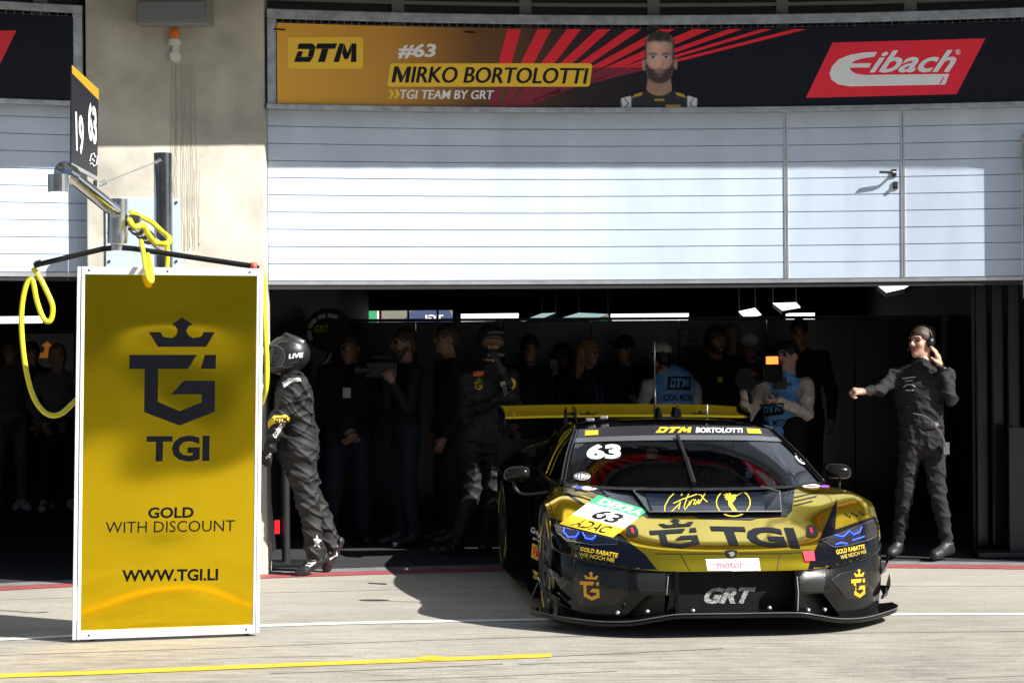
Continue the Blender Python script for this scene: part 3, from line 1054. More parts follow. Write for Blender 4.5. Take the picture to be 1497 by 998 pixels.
t = thing('mounting_plate', 'pale blue grey plate screwed to the concrete pillar behind the steel post', 'plate', fx(208, 340, PIL))
zA, zB = fx(208, 420, PIL).z, fx(208, 290.5, PIL).z
b = MB(); fbox(b, fx(155, 300, PIL).x, fx(263, 300, PIL).x, PIL - 0.02, PIL - 0.002, zA, zB, 3)
bevel(b.build('plate', nmat('plate_blue_grey', (0.36, 0.43, 0.53), 0.5), t), 0.003)
b = MB()
for px, py in ((160, 296), (258, 296), (258, 382), (160, 382)):
    q = fx(px, py, PIL - 0.02)
    b.tube([q, q + Vector((0, -0.012, 0))], 0.009, 8)
b.build('screw', M_['dark_steel'], t)
# ---------------------------------------------------------------- the racing car (local: x to the viewer's right, y to the rear, z up)
PSI = math.radians(5.7)
CAR_M = Matrix.Translation((1.27, 11.70, 0)) @ Matrix.Rotation(PSI, 4, 'Z') @ Matrix.Rotation(math.radians(0.4), 4, 'Y')
car = thing('racing_car', 'low black and gold racing car number 63 with a wide rear wing', 'car', mat4=CAR_M)

def cpart(mb, name, mats, parent=None, smooth=True, ang=None):
    o = mb.build(name, mats, parent or car, local=True, smooth=smooth)
    if ang:
        autosmooth(o, ang)
    return o

def both(mb, grid, mi=0):
    mb.grid(grid, mi)
    mb.grid(mirx(grid), mi, flip=True)

HOOD = [
    [(0, .10, .372), (.2, .105, .372), (.42, .12, .375), (.60, .19, .388), (.74, .28, .405), (.85, .385, .425), (.935, .50, .445), (.985, .61, .47)],
    [(0, .15, .445), (.2, .155, .445), (.42, .18, .445), (.60, .255, .455), (.74, .34, .48), (.85, .45, .515), (.94, .57, .54), (.992, .66, .56)],
    [(0, .26, .503), (.2, .262, .504), (.42, .29, .511), (.58, .37, .533), (.72, .47, .575), (.83, .57, .62), (.925, .67, .645), (.995, .74, .63)],
    [(0, .60, .586), (.2, .60, .587), (.40, .60, .590), (.55, .62, .610), (.69, .68, .672), (.80, .76, .712), (.91, .82, .728), (1.0, .86, .695)],
    [(0, .95, .678), (.2, .95, .679), (.38, .95, .683), (.53, .95, .696), (.67, .97, .73), (.78, 1.0, .755), (.90, 1.02, .757), (1.0, 1.03, .70)],
    [(0, 1.17, .752), (.2, 1.175, .756), (.37, 1.20, .765), (.53, 1.24, .772), (.68, 1.30, .778), (.80, 1.38, .775), (.90, 1.38, .75), (.985, 1.38, .66)]]
hg = surf_grid(HOOD, 60, 56)
hood = MB(); both(hood, hg)
hoodo = cpart(hood, 'body', M_['gold'])

# front fascia: carbon bumper with intakes
FA = [
    [(.345, .112, .366), (.42, .124, .369), (.60, .194, .382), (.74, .284, .399), (.85, .389, .419), (.935, .504, .439), (.985, .612, .464)],
    [(.345, .085, .31), (.42, .100, .31), (.60, .165, .315), (.74, .262, .325), (.86, .372, .335), (.95, .50, .345), (.992, .62, .36)],
    [(.345, .080, .24), (.42, .095, .24), (.60, .155, .24), (.74, .255, .245), (.86, .372, .25), (.955, .51, .255), (.992, .63, .26)],
    [(.345, .090, .17), (.42, .105, .165), (.60, .185, .155), (.74, .285, .155), (.86, .40, .155), (.95, .53, .155), (.985, .635, .155)],
    [(.345, .10, .12), (.42, .11, .105), (.60, .20, .085), (.74, .30, .085), (.86, .415, .085), (.945, .54, .085), (.98, .64, .085)]]
def fas_s(j, i):
    """columns lean outwards below the middle so the intake edge is a clean slanted line"""
    s_, t_ = j / 48, max(0, (i / 24 - .5) / .5)
    e0, e1 = .25, .25 + .13 * t_
    return s_ / e0 * e1 if s_ < e0 else e1 + (s_ - e0) / (1 - e0) * (1 - e1)
fg = [[surf_eval(FA, i / 24, fas_s(j, i)) for j in range(49)] for i in range(25)]
fas = MB()
for sgn in (1, -1):
    G = fg if sgn > 0 else mirx(fg)
    for i in range(24):
        for j in range(48):
            # corner intake next to the centre grille
            if 12 <= i < 23 and 5 <= j < 12:
                continue
            q = [G[i][j], G[i][j + 1], G[i + 1][j + 1], G[i + 1][j]]
            fas.add(q, [(0, 1, 2, 3) if sgn < 0 else (3, 2, 1, 0)])
bumper = cpart(fas, 'bumper', M_['carbon'])
BV_front = None
# dark ducts behind the intakes
duct = MB()
for s in (1, -1):
    duct.hexa([Vector((s * x, y, z)) for x, y, z in ((.40, .16, .10), (.75, .38, .10), (.75, .60, .10), (.40, .60, .10), (.40, .14, .30), (.75, .36, .30), (.75, .60, .30), (.40, .60, .30))])
cpart(duct, 'intake_duct', M_['plastic_black'], smooth=False)
# centre opening: mesh, side strakes and lower lip
def mesh_mat():
    m = nmat('grille_mesh', (0.008, 0.008, 0.008), 0.5, 0, Specular_IOR_Level=0.15)
    nt = m.node_tree
    b = nt.nodes['Principled BSDF']
    tc = nt.nodes.new('ShaderNodeTexCoord')
    vo = nt.nodes.new('ShaderNodeTexVoronoi')
    vo.feature = 'DISTANCE_TO_EDGE'
    vo.inputs['Scale'].default_value = 70
    vo.inputs['Randomness'].default_value = 0.15
    nt.links.new(tc.outputs['Object'], vo.inputs['Vector'])
    cp = nt.nodes.new('ShaderNodeValToRGB')
    cp.color_ramp.elements[0].position, cp.color_ramp.elements[0].color = 0.10, (0.014, 0.014, 0.014, 1)
    cp.color_ramp.elements[1].position, cp.color_ramp.elements[1].color = 0.22, (0.001, 0.001, 0.001, 1)
    nt.links.new(vo.outputs['Distance'], cp.inputs['Fac'])
    nt.links.new(cp.outputs['Color'], b.inputs['Base Color'])
    return m
M_['mesh'] = mesh_mat()
gr = MB()
gr.grid([[(x, .20 + .05 * x * x, z) for x in (-.36, -.18, 0, .18, .36)] for z in (.13, .25, .375)], flip=True)
grille = cpart(gr, 'grille', M_['mesh'], smooth=False)
gr2 = MB()
gr2.grid([[(x, .115 - .0 * x, .135), (x, .20, .140)] for x in (-.35, 0, .35)])
gr2.grid([[(x, .125, .371), (x, .21, .373)] for x in (-.35, 0, .35)], flip=True)
for s in (1, -1):
    gr2.hexa([Vector((s * x, y, z)) for x, y, z in ((.335, .05, .12), (.355, .05, .12), (.37, .22, .12), (.345, .22, .12), (.335, .075, .375), (.355, .078, .377), (.37, .22, .372), (.345, .22, .372))])
cpart(gr2, 'grille_surround', M_['carbon'], smooth=False)
bl = MB()
for px, py in ((1010, 890), (1124, 887.5), (903, 895), (945, 892), (1183, 892), (1210, 893)):
    h = Plane(CAR_M @ Vector((0, .10, .1)), Vector((0, -1, 0))).hit(px, py)[0]
    q = CAR_M.inverted() @ h
    q.y = 0.055 + max(0, abs(q.x) - .35) * .32
    bl.tube([q, q + Vector((0, .03, 0))], 0.011, 8)
cpart(bl, 'splitter_bolt', M_['alu'], ang=40)

# splitter
SPL = [(0, .02, .118), (.20, .022, .118), (.36, .03, .115), (.47, .06, .095), (.60, .12, .068), (.74, .21, .056), (.86, .32, .055), (.97, .44, .060), (1.06, .55, .066), (1.105, .66, .070)]
fr = curve(SPL, 40)
rows = []
for q in fr:
    yb = max(q.y + .14, .60 + .18 * (abs(q.x) > .9))
    rows.append([Vector((q.x, yb, q.z)), q.copy(), q + Vector((0, -.006, .014)), q + Vector((0, .004, .028)), Vector((q.x, yb, q.z + .030))])
rg = [[rows[i][k] for i in range(len(rows))] for k in range(5)]
sp = MB(); both(sp, rg)
spo = cpart(sp, 'splitter', M_['carbon'], ang=35)
se = MB(); se.tube([Vector((-q.x, q.y - .006, q.z + .026)) for q in fr[::-1]] + [Vector((q.x, q.y - .006, q.z + .026)) for q in fr[1:]], .0035, 6)  # thin light tube, a highlight painted along the splitter lip
cpart(se, 'splitter_highlight', nmat('edge_highlight', (.10, .10, .10), .25), spo)

# wheels
def wheel(x, y, R, wd, s):
    M = Matrix.Translation((x, y, R)) @ Matrix.Rotation(math.pi / 2 * s, 4, 'Y')
    b = MB()
    h = wd / 2
    b.lathe([(R * .66, -h), (R * .93, -h), (R * .985, -h * .86), (R, -h * .6), (R, h * .6), (R * .985, h * .86), (R * .93, h), (R * .66, h)], 48, M)
    ty = cpart(b, 'wheel', M_['rubber'])
    b = MB()
    b.lathe([(R * .665, -h), (R * .665, h * .98), (R * .60, h * .9), (R * .58, h * .5), (.05, h * .45), (.04, h * .8), (0, h * .8)], 32, M)
    for k in range(10):
        a = 2 * math.pi * k / 10
        p0 = M @ Vector((.05 * math.cos(a), .05 * math.sin(a), h * .72))
        p1 = M @ Vector((R * .62 * math.cos(a), R * .62 * math.sin(a), h * .85))
        b.tube([p0, p1], [.02, .014], 6)
    cpart(b, 'rim', M_['dark_steel'], ty, ang=35)
    b = MB()
    for a0 in (40, 130, 220, 310):
        for k in range(8):
            t0, t1 = math.radians(a0 + k * 5), math.radians(a0 + k * 5 + 4)
            b.add([M @ Vector((R * r * math.cos(t), R * r * math.sin(t), h + .002)) for r, t in ((.74, t0), (.86, t0), (.86, t1), (.74, t1))], [(0, 1, 2, 3)])
            b.add([M @ Vector((R * 1.001 * math.cos(t), R * 1.001 * math.sin(t), z)) for z, t in ((h * .52, t0), (h * .60, t0), (h * .60, t1), (h * .52, t1))], [(0, 1, 2, 3)])
    cpart(b, 'tyre_marking', M_['yellow'], ty, smooth=False)
for s in (1, -1):
    wheel(s * .845, .97, .335, .29, s)
    wheel(s * .84, 3.60, .35, .32, s)

# sides of the body with wheel arches
def arch(y):
    z = .13
    for c, r in ((.97, .36), (3.60, .40)):
        if abs(y - c) < r:
            z = max(z, .335 + math.sqrt(r * r - (y - c) ** 2))
    return z
side = MB()
sk_rows = []
for q in [r[-1] for r in hg][2:]:
    za = min(arch(q.y), q.z - .012)
    sk_rows.append([q.copy(), Vector((q.x + .004, q.y, (q.z + za) / 2)), Vector((q.x, q.y, za)), Vector((q.x - .10, q.y, za))])
both(side, [[r[k] for r in sk_rows] for k in range(4)])
ST = [(1.38, [(.80, .776), (.90, .752), (.985, .66), (.965, .40), (.97, .12)]),
      (1.70, [(.84, .79), (.90, .765), (.935, .62), (.915, .36), (.97, .12)]),
      (2.40, [(.83, .825), (.885, .79), (.925, .62), (.925, .36), (.98, .12)]),
      (2.90, [(.77, .91), (.90, .855), (.965, .66), (.97, .38), (1.0, .12)]),
      (3.25, [(.68, .975), (.90, .90), (1.0, .72), (1.015, .52), (1.01, .30)]),
      (3.60, [(.62, .985), (.89, .905), (1.01, .77), (1.02, .74), (1.01, .735)]),
      (4.00, [(.62, .965), (.86, .885), (.99, .74), (1.0, .55), (.99, .42)]),
      (4.45, [(.62, .93), (.82, .86), (.94, .72), (.95, .5), (.93, .28)])]
sgrid = []
ctrl = [[Vector((x, y, z)) for x, z in pr] for y, pr in ST]
for q in surf_grid(ctrl, 84, 20):
    za = arch(q[-1].y)
    zt = q[0].z
    sgrid.append([Vector((p.x, p.y, max(p.z, za) if k > 8 else p.z)) for k, p in enumerate(q)])
both(side, [[r[k] for r in sgrid] for k in range(21)])
sideo = cpart(side, 'side_panel', M_['gloss_black'])
# gold sill below the door
sl = MB()
for s in (1, -1):
    sl.hexa([Vector((s * x, y, z)) for x, y, z in ((.86, 1.42, .07), (1.03, 1.42, .07), (1.045, 3.15, .07), (.86, 3.15, .07), (.90, 1.46, .22), (.955, 1.46, .22), (1.0, 3.12, .26), (.90, 3.12, .26))])
sill = cpart(sl, 'side_skirt', M_['gloss_black'], smooth=False)
bevel(sill, .012)
# roof, rear deck
RO = [
    [(0, 1.95, 1.124), (.25, 1.955, 1.121), (.48, 2.0, 1.111), (.655, 2.1, 1.091)],
    [(0, 2.35, 1.152), (.25, 2.35, 1.149), (.46, 2.37, 1.138), (.625, 2.42, 1.112)],
    [(0, 2.80, 1.148), (.25, 2.80, 1.143), (.45, 2.80, 1.128), (.595, 2.80, 1.10)],
    [(0, 3.40, 1.07), (.25, 3.40, 1.065), (.42, 3.40, 1.04), (.64, 3.40, .98)],
    [(0, 4.35, .95), (.25, 4.35, .945), (.45, 4.35, .94), (.62, 4.45, .93)]]
rog = surf_grid(RO, 40, 24)
ro = MB(); both(ro, rog)
roofo = cpart(ro, 'roof', M_['gloss_black'])
bk = MB()
bk.grid([[(x, 4.46, z) for x in (-.95, -.5, 0, .5, .95)] for z in (.3, .6, .93)])
bk.box((0, 2.4, .10), (1.36, 4.0, .03)); bk.box((0, 2.35, .09), (1.9, 1.8, .03))
cpart(bk, 'underbody', M_['plastic_black'], smooth=False)

# glass
def glass(name, tint):
    m = bpy.data.materials.new(name)
    m.use_nodes = True
    nt = m.node_tree
    nt.nodes.remove(nt.nodes['Principled BSDF'])
    out = nt.nodes['Material Output']
    tr = nt.nodes.new('ShaderNodeBsdfTransparent'); tr.inputs['Color'].default_value = (*tint, 1)
    gl = nt.nodes.new('ShaderNodeBsdfGlossy'); gl.inputs['Roughness'].default_value = 0.03
    fr_ = nt.nodes.new('ShaderNodeFresnel'); fr_.inputs['IOR'].default_value = 2.0
    mx = nt.nodes.new('ShaderNodeMixShader')
    nt.links.new(fr_.outputs['Fac'], mx.inputs['Fac'])
    nt.links.new(tr.outputs['BSDF'], mx.inputs[1])
    nt.links.new(gl.outputs['BSDF'], mx.inputs[2])
    nt.links.new(mx.outputs['Shader'], out.inputs['Surface'])
    return m
M_['glass'] = glass('windscreen_glass', (0.42, 0.50, 0.66))
M_['side_glass'] = glass('side_glass', (0.05, 0.05, 0.06))
WS = [
    [(0, 1.13, .768), (.3, 1.145, .770), (.58, 1.215, .776), (.83, 1.40, .785)],
    [(0, 1.52, .952), (.28, 1.535, .950), (.545, 1.60, .945), (.755, 1.74, .938)],
    [(0, 1.95, 1.126), (.25, 1.955, 1.123), (.48, 2.0, 1.113), (.655, 2.1, 1.093)]]
wg = surf_grid(WS, 24, 24)
ws = MB(); both(ws, wg)
wso = cpart(ws, 'windscreen', M_['glass'])
SG = [[(.83, 1.42, .788), (.845, 2.0, .802), (.83, 2.5, .842), (.70, 3.15, .955)],
      [(.835, 1.42, .789), (.775, 2.05, .95), (.745, 2.46, .985), (.66, 3.0, 1.03)],
      [(.83, 1.42, .79), (.66, 2.1, 1.090), (.63, 2.42, 1.110), (.60, 2.8, 1.10)]]
sgg = surf_grid(SG, 8, 24)
for s in (1, -1):
    b = MB(); b.grid(sgg if s > 0 else mirx(sgg), flip=(s < 0))
    cpart(b, 'side_window', M_['side_glass'])
pb = MB()
for s in (1, -1):
    c = [Vector((s * q.x, q.y - .004, q.z)) for q in [r[-1] for r in wg]]
    pb.tube(c, .022, 8)
    pb.tube([(s * .835, 1.42, .79), (s * .66, 2.1, 1.095), (s * .632, 2.42, 1.116), (s * .60, 2.82, 1.105), (s * .70, 3.16, .96)], .016, 8)
cpart(pb, 'window_pillar', M_['gloss_black'])
tb = MB()
tb.tube([Vector((-q.x - .010, q.y, q.z + .004)) for q in [r[9] for r in sgg]], .005, 6)
tb.tube([Vector((-q.x - .008, q.y, q.z + .006)) for q in sgg[8][5:20]], .005, 6)
cpart(tb, 'gold_trim', M_['gold'])
cw = MB()
cw.grid([[(q.x * sg_, q.y + dy, q.z + dz) for q in wg[0]] for sg_, dy, dz in ((1, -.035, -.008), (1, .01, .006))], flip=True)
cw.grid([[(-q.x, q.y + dy, q.z + dz) for q in wg[0]] for dy, dz in ((-.035, -.008), (.01, .006))])
cpart(cw, 'cowl', M_['plastic_black'])

BVM = lambda *mbs: Surf(*[m.bvh(CAR_M) for m in mbs])
S_body = BVM(hood, fas, side, sl)
S_hood = BVM(hood)
S_fas = BVM(fas, hood)
S_ws = BVM(ws)
S_side = BVM(side, sl)
S_gr = BVM(gr)
def cd(name, g, mat, lvl=1, surf=None, cell=6, parent=None, label=None):
    return decal(name, g, surf or S_body, 0.0014 + 0.0011 * lvl, mat, parent or hoodo, cell, label)
PG = lambda *ps: polys2d([list(p) for p in ps], False)
seam = MB()
for s in (1, -1):
    seam.tube([Vector((s * q.x, q.y - .003, q.z - .002)) for q in hg[0][22:]], .0075, 6)
cpart(seam, 'bumper_seam', M_['gloss_black'], bumper)
# black areas of the wrap
M_['vinyl_black'] = nmat('black_vinyl', (0.003, 0.0035, 0.006), 0.06, 0.0, Specular_IOR_Level=0.3)
cd('black_wrap', PG([(764, 745), (775, 748), (794, 753), (819, 761), (850, 768), (905, 779), (922, 794), (943, 810), (964, 836.5), (920, 835), (860, 832), (800, 826), (770, 812)]), M_['vinyl_black'], 1, S_fas, 2.5)
cd('black_wrap', PG([(850, 711), (985, 716), (1162, 713), (1158, 745), (1150, 755), (1108, 757), (1098, 760), (1024, 758), (1014, 754), (946, 757), (925, 742), (905, 733), (878, 724)]), M_['vinyl_black'], 1, S_hood, 5)
cd('black_wrap', PG([(1224, 727), (1221, 774), (1284, 752), (1310, 744), (1310, 812), (1268, 820), (1234, 825), (1206, 830), (1180, 835), (1186, 815), (1193, 800), (1208, 765)]), M_['vinyl_black'], 1, S_fas, 2.5)
cd('black_wrap', PG([(820, 717), (828, 718), (856, 738), (848, 736)]), M_['vinyl_black'], 1, S_hood, 6)
cd('pinstripe', stroke2d([[(1160, 727), (1195, 719)], [(1160, 733), (1194, 725)], [(1160, 739), (1188, 732)]], 1.3), M_['vinyl_black'], 1, S_hood, 6)
# hood outlet: dark tray with a raised rim
def hp(px, py, lift):
    h = S_hood.hit(px, py)
    return CAR_M.inverted() @ (h[0] + h[1] * lift)
vent = MB()
o_ = [(926, 721), (942, 715.5), (1112, 714.5), (1140, 722), (1142, 751), (949, 752)]
i_ = [(943, 723), (948, 719), (1108, 718), (1117, 722), (1118, 748), (955, 748.5)]
N = len(o_)
rim_o = [hp(x, y, .004) for x, y in o_]; rim_t = [hp(x, y, .018) for x, y in o_]; rim_i = [hp(x, y, .004) for x, y in i_]
vent.add(rim_o + rim_t, [(k, (k + 1) % N, (k + 1) % N + N, k + N) for k in range(N)])
vent.add(rim_t + rim_i, [(k, (k + 1) % N, (k + 1) % N + N, k + N) for k in range(N)])
ve = cpart(vent, 'hood_vent', M_['gloss_black'], smooth=False)
vr = MB(); vr.tube([q for q in rim_t] + [rim_t[0]], .0045, 6)
cpart(vr, 'vent_rim', nmat('vent_edge', (0.18, 0.18, 0.19), 0.3), ve)
cd('vent_floor', PG(i_), nmat('vent_navy', (0.008, 0.012, 0.022), 0.10, 0, Specular_IOR_Level=0.35), 3, S_hood, 6, ve)
M_['script'] = nmat('yellow_script', (0.75, 0.56, 0.05), 0.4)
gs = lambda x, y: (900 + x / 5.758, 690 + y / 5.758)
SCR = [[(552, 205), (565, 175), (545, 160), (500, 175), (450, 225), (415, 290), (412, 335), (440, 350), (480, 330), (525, 285), (545, 255), (530, 320)],
       [(485, 270), (560, 235), (690, 190)], [(630, 160), (600, 220), (575, 300), (580, 325), (605, 295), (625, 250), (622, 285)], [(622, 285), (640, 245), (660, 235)],
       [(672, 235), (655, 280), (670, 280), (690, 245)], [(700, 190), (705, 200)], [(700, 235), (690, 275), (705, 270), (725, 235)], [(715, 195), (745, 235), (772, 258)], [(760, 172), (730, 225), (700, 270)]]
cd('lettering', stroke2d([[gs(*p) for p in l] for l in SCR], 1.5), M_['script'], 5, S_hood, 0, ve)
cd('emblem', ring2d(*gs(990, 262), 25.5, 21, 1.6, 30), M_['script'], 5, S_hood, 0, ve)
BIRD = [(1070, 178), (1020, 200), (1000, 195), (985, 200), (970, 195), (955, 155), (950, 200), (920, 170), (935, 205), (905, 190), (930, 220), (905, 215), (935, 232), (918, 238), (945, 245), (950, 290), (975, 320), (985, 350), (1000, 335), (1015, 350), (1030, 345), (1000, 300), (980, 270), (1005, 240), (1015, 210)]
cd('emblem', PG([gs(*p) for p in BIRD]), M_['script'], 6, S_hood, 0, ve)
# logos on the hood
M_['dark_mark'] = nmat('dark_mark', (0.004, 0.0045, 0.007), 0.3, 0, Specular_IOR_Level=0.12)
cd('lettering', quad_map(LOGO, [(944.7, 761.5), (1013, 756.5), (1025, 800), (956, 803.5)]), M_['dark_mark'], 2, S_hood, 6)
cd('lettering', quad_map(text2d('TGI', 0.045), [(1037, 769), (1160, 771.5), (1170, 802), (1048, 796)]), M_['dark_mark'], 2, S_hood, 6)
# number sticker
SQ = [(875, 724), (948, 746), (896, 786), (818, 766)]
band = lambda u0, v0, u1, v1: quad_map(([(u0, v0), (u1, v0), (u1, v1), (u0, v1)], [(0, 1, 2, 3)]), SQ)
def inband(g, u0, v0, u1, v1):
    return quad_map(([(u0 + (u1 - u0) * a, v0 + (v1 - v0) * c) for a, c in g[0]], g[1]), SQ)
ns = cd('number_sticker', band(0, .27, 1, .68), M_['white'], 3, S_body, 5)
cd('sticker_band', band(0, 0, 1, .27), M_['green'], 3, S_body, 5, ns)
cd('sticker_band', band(0, .68, 1, 1), M_['yellow'], 3, S_body, 5, ns)
cd('lettering', inband(text2d('DEKRA', 0.03, 0.1), .13, .05, .97, .23), M_['white'], 4, S_body, 0, ns)
cd('lettering', inband(text2d('63', 0.03, 0.1), .30, .32, .78, .64), M_['black'], 4, S_body, 0, ns)
cd('lettering', inband(text2d('ADAC', 0.02, 0.15), .18, .72, .82, .96), M_['black'], 4, S_body, 0, ns)
# plate, badge, tow marks
pl = cd('nose_plate', PG([(1031.5, 817.6), (1109, 816), (1111.5, 834), (1034.5, 835.3)]), M_['white'], 3, S_body, 5)
cd('lettering', quad_map(text2d('motor', 0.03), [(1046, 821), (1087, 820.5), (1087.5, 831), (1048, 831.5)]), nmat('plate_pink', (0.75, 0.12, 0.14), 0.5), 4, S_body, 0, pl)
cd('lettering', quad_map(text2d('sport', 0.015), [(1087.5, 822), (1107, 820), (1108.5, 832), (1088, 834)]), nmat('plate_grey', (0.2, 0.2, 0.2), 0.5), 4, S_body, 0, pl)
cd('lettering', stroke2d([[(1035.5, 820), (1044, 819.6)], [(1038, 825), (1045, 824.5)], [(1038.5, 831), (1046, 831)]], 1.2), M_['red'], 4, S_body, 0, pl)
bdg = cd('badge', PG([(1059.5, 805.5), (1069, 804.5), (1078, 805.5), (1077, 811.5), (1069, 818), (1061, 811.5)]), M_['black'], 4, S_body, 4)
cd('emblem', PG([(1064, 809), (1071, 807), (1074, 809), (1073, 813), (1068, 814.5), (1067, 811)]), nmat('badge_silver', (0.5, 0.48, 0.42), 0.3, 0.7), 5, S_body, 0, bdg)
for x0, rx in ((924.5, 922.8), (1187, 1184.6)):
    tw = cd('release_flap', PG([(x0 - 8, 770), (x0 - 4, 767.5), (x0 + 4, 768), (x0 + 8.5, 776), (x0 + 9, 782), (x0 + 4, 785), (x0 - 7, 784.5), (x0 - 9, 780)]), M_['plastic_black'], 3, S_body, 5)
    cd('release_mark', PG([(rx - 1.5, 772), (rx + 2.5, 772), (rx + 3, 776), (rx + 4.5, 777.5), (rx + 2.5, 780.5), (rx, 777.5), (rx, 775)]), M_['red'], 4, S_body, 0, tw)
q = S_body.hit(1182, 813)[0]
ts = MB()
pA = [CAR_M.inverted() @ (S_body.hit(x, y)[0] + Vector((0, -.012, .004))) for x, y in ((1173, 806.5), (1189.5, 805), (1191.5, 819.5), (1177, 820.5))]
ts.prism(pA, (0, .008, -.002))
cpart(ts, 'tow_strap', nmat('red_webbing', (0.65, 0.02, 0.05), 0.6), smooth=False)
# lettering under the lamps
M_['gold_txt'] = nmat('gold_lettering', (0.55, 0.38, 0.03), 0.4)
cd('lettering', quad_map(text2d('GOLD RABATTE', 0.03, .1), [(849, 799), (904, 809), (903, 815.5), (848, 805)]), M_['gold_txt'], 3, S_body, 0)
cd('lettering', quad_map(text2d('WIE NOCH NIE', 0.0), [(847.5, 807), (899, 816), (898, 822), (847, 812.5)]), M_['gold_txt'], 3, S_body, 0)
cd('lettering', quad_map(text2d('GOLD RABATTE', 0.03, .1), [(1221, 804), (1263, 795.5), (1264, 801.5), (1223, 811)]), M_['gold_txt'], 3, S_body, 0)
cd('lettering', quad_map(text2d('WIE NOCH NIE', 0.0), [(1228, 812), (1265, 803), (1266, 808), (1229, 818)]), M_['gold_txt'], 3, S_body, 0)
M_['gold_logo'] = nmat('gold_logo_vinyl', (0.72, 0.36, 0.01), 0.4)
for q in ([(848, 834.5), (875.5, 835.5), (878, 877.5), (849.5, 875.5)], [(1242.5, 832), (1262.5, 830.5), (1264, 872), (1244.5, 874)]):
    cd('lettering', quad_map(LOGO, q), M_['gold_logo'], 4, S_fas, 0, bumper)
# carbon hexagon covers on the bumper corners
M_['hex_cover'] = noisy(nmat('tinted_cover', (0.010, 0.009, 0.008), 0.15, 0, Specular_IOR_Level=0.4), 5, .7, 1.3)
for hx in ([(835, 851), (847, 827), (918, 834), (920, 868), (898, 885), (846, 886)], [(1215, 847), (1228, 838), (1266, 829), (1271, 850), (1264, 870), (1254, 876), (1235, 874), (1226, 860)]):
    hc = cd('corner_cover', PG(hx), M_['hex_cover'], 2, S_fas, 5, bumper)
    cd('cover_edge', stroke2d([hx], 1.2, True), M_['plastic_black'], 3, S_fas, 8, hc)
# visible weave and bright edges beside the centre opening
M_['weave'] = nmat('weave_fibre', (.042, .042, .042), .35)
M_['edge'] = nmat('bright_carbon_edge', (.20, .20, .20), .3)
for x0, x1, sl_ in ((928, 974, 1.0), (1168, 1208, -.35)):
    wl = []
    k = x0 - 30
    while k < x1 + 4:
        a_, b_ = (k, 864), (k + 24, 838)
        def clip(p, q):
            pts_ = [(p[0] + (q[0] - p[0]) * t / 12, p[1] + (q[1] - p[1]) * t / 12) for t in range(13)]
            pts_ = [w for w in pts_ if x0 + max(0, (w[1] - 838) * .2 * sl_) <= w[0] <= x1 - max(0, (w[1] - 838) * -.4 * min(sl_, 0))]
            return [pts_[0], pts_[-1]] if len(pts_) > 2 else None
        ln_ = clip(a_, b_)
        if ln_:
            wl.append(ln_)
        k += 3.1
    cd('weave', stroke2d(wl, .8), M_['weave'], 3, S_fas, 3, bumper)
cd('bright_edge', stroke2d([[(977, 842), (975, 866), (975, 889)]], 1.4), M_['edge'], 3, Surf(gr2.bvh(CAR_M), fas.bvh(CAR_M)), 4, bumper)
cd('bright_edge', stroke2d([[(1165, 842), (1167, 866), (1166, 892)]], 1.4), M_['edge'], 3, Surf(gr2.bvh(CAR_M), fas.bvh(CAR_M)), 4, bumper)
# sponsor stickers on the left corner
M_['pir'] = nmat('orange_yellow_print', (0.78, 0.45, 0.02), 0.5)
st = cd('sponsor_sticker', PG([(779.4, 793), (810, 811), (808.7, 829.4), (777.6, 814.4)]), M_['pir'], 4, S_body, 5)
cd('lettering', quad_map(text2d('PIRELLI', 0.03), [(781, 801), (808, 816), (807.5, 825), (780, 811)]), M_['red'], 5, S_body, 0, st)
cd('lettering', stroke2d([[(781, 799), (800, 809)]], 2.2), M_['red'], 5, S_body, 0, st)
st = cd('sponsor_sticker', PG([(777.6, 831.7), (794, 839.8), (794, 850.6), (777.6, 843)]), M_['pir'], 4, S_body, 5)
cd('lettering', quad_map(text2d('MOTUL', 0.03), [(778.5, 836), (793, 843), (793, 849), (778.5, 842)]), M_['black'], 5, S_body, 0, st)
cd('lettering', quad_map(text2d('Grapos', 0.01, .2), [(778, 769), (800, 780), (798, 790), (777, 780)]), M_['white'], 4, S_body, 0)
cd('lettering', quad_map(text2d('getranke', 0.01, .2), [(780, 783), (797, 792), (796, 796.5), (780, 788)]), M_['white'], 4, S_body, 0)
st = cd('sponsor_sticker', PG([(1286.7, 809), (1296, 795), (1297, 818), (1288, 826)]), M_['pir'], 4, S_body, 3)
cd('chequer_decal', PG(*[[(1234 + k * 3.4, 751 + (k % 3) * 2.2 - k * .5), (1236.4 + k * 3.4, 750 + (k % 3) * 2.2 - k * .5), (1237 + k * 3.4, 752.4 + (k % 3) * 2.2 - k * .5), (1234.6 + k * 3.4, 753.4 + (k % 3) * 2.2 - k * .5)] for k in range(9)]), M_['dark_mark'], 2, S_hood, 0)
for cx, cy, rx, ry, m in ((847, 713.5, 7, 2.2, 'blue'), (861, 714, 12, 3, 'white'), (1186, 711, 13, 2.8, 'white'), (1206, 711.5, 7, 2, 'purple')):
    M_['blue'] = M_.get('blue') or nmat('blue_print', (.05, .08, .5), .5)
    M_['purple'] = M_.get('purple') or nmat('purple_print', (.3, .08, .5), .5)
    e_ = cd('oval_sticker', PG(ell2d(cx, cy, rx, ry, 18)), M_[m], 3, S_hood, 0)
    if m == 'white':
        cd('lettering', stroke2d([[(cx - 7, cy), (cx + 7, cy)]], 1.5), M_['red'], 4, S_hood, 0, e_)
cd('hood_pin', PG([(783, 727), (791, 724.5), (793, 731), (786, 733.5)]), M_['plastic_black'], 3, S_hood, 0)
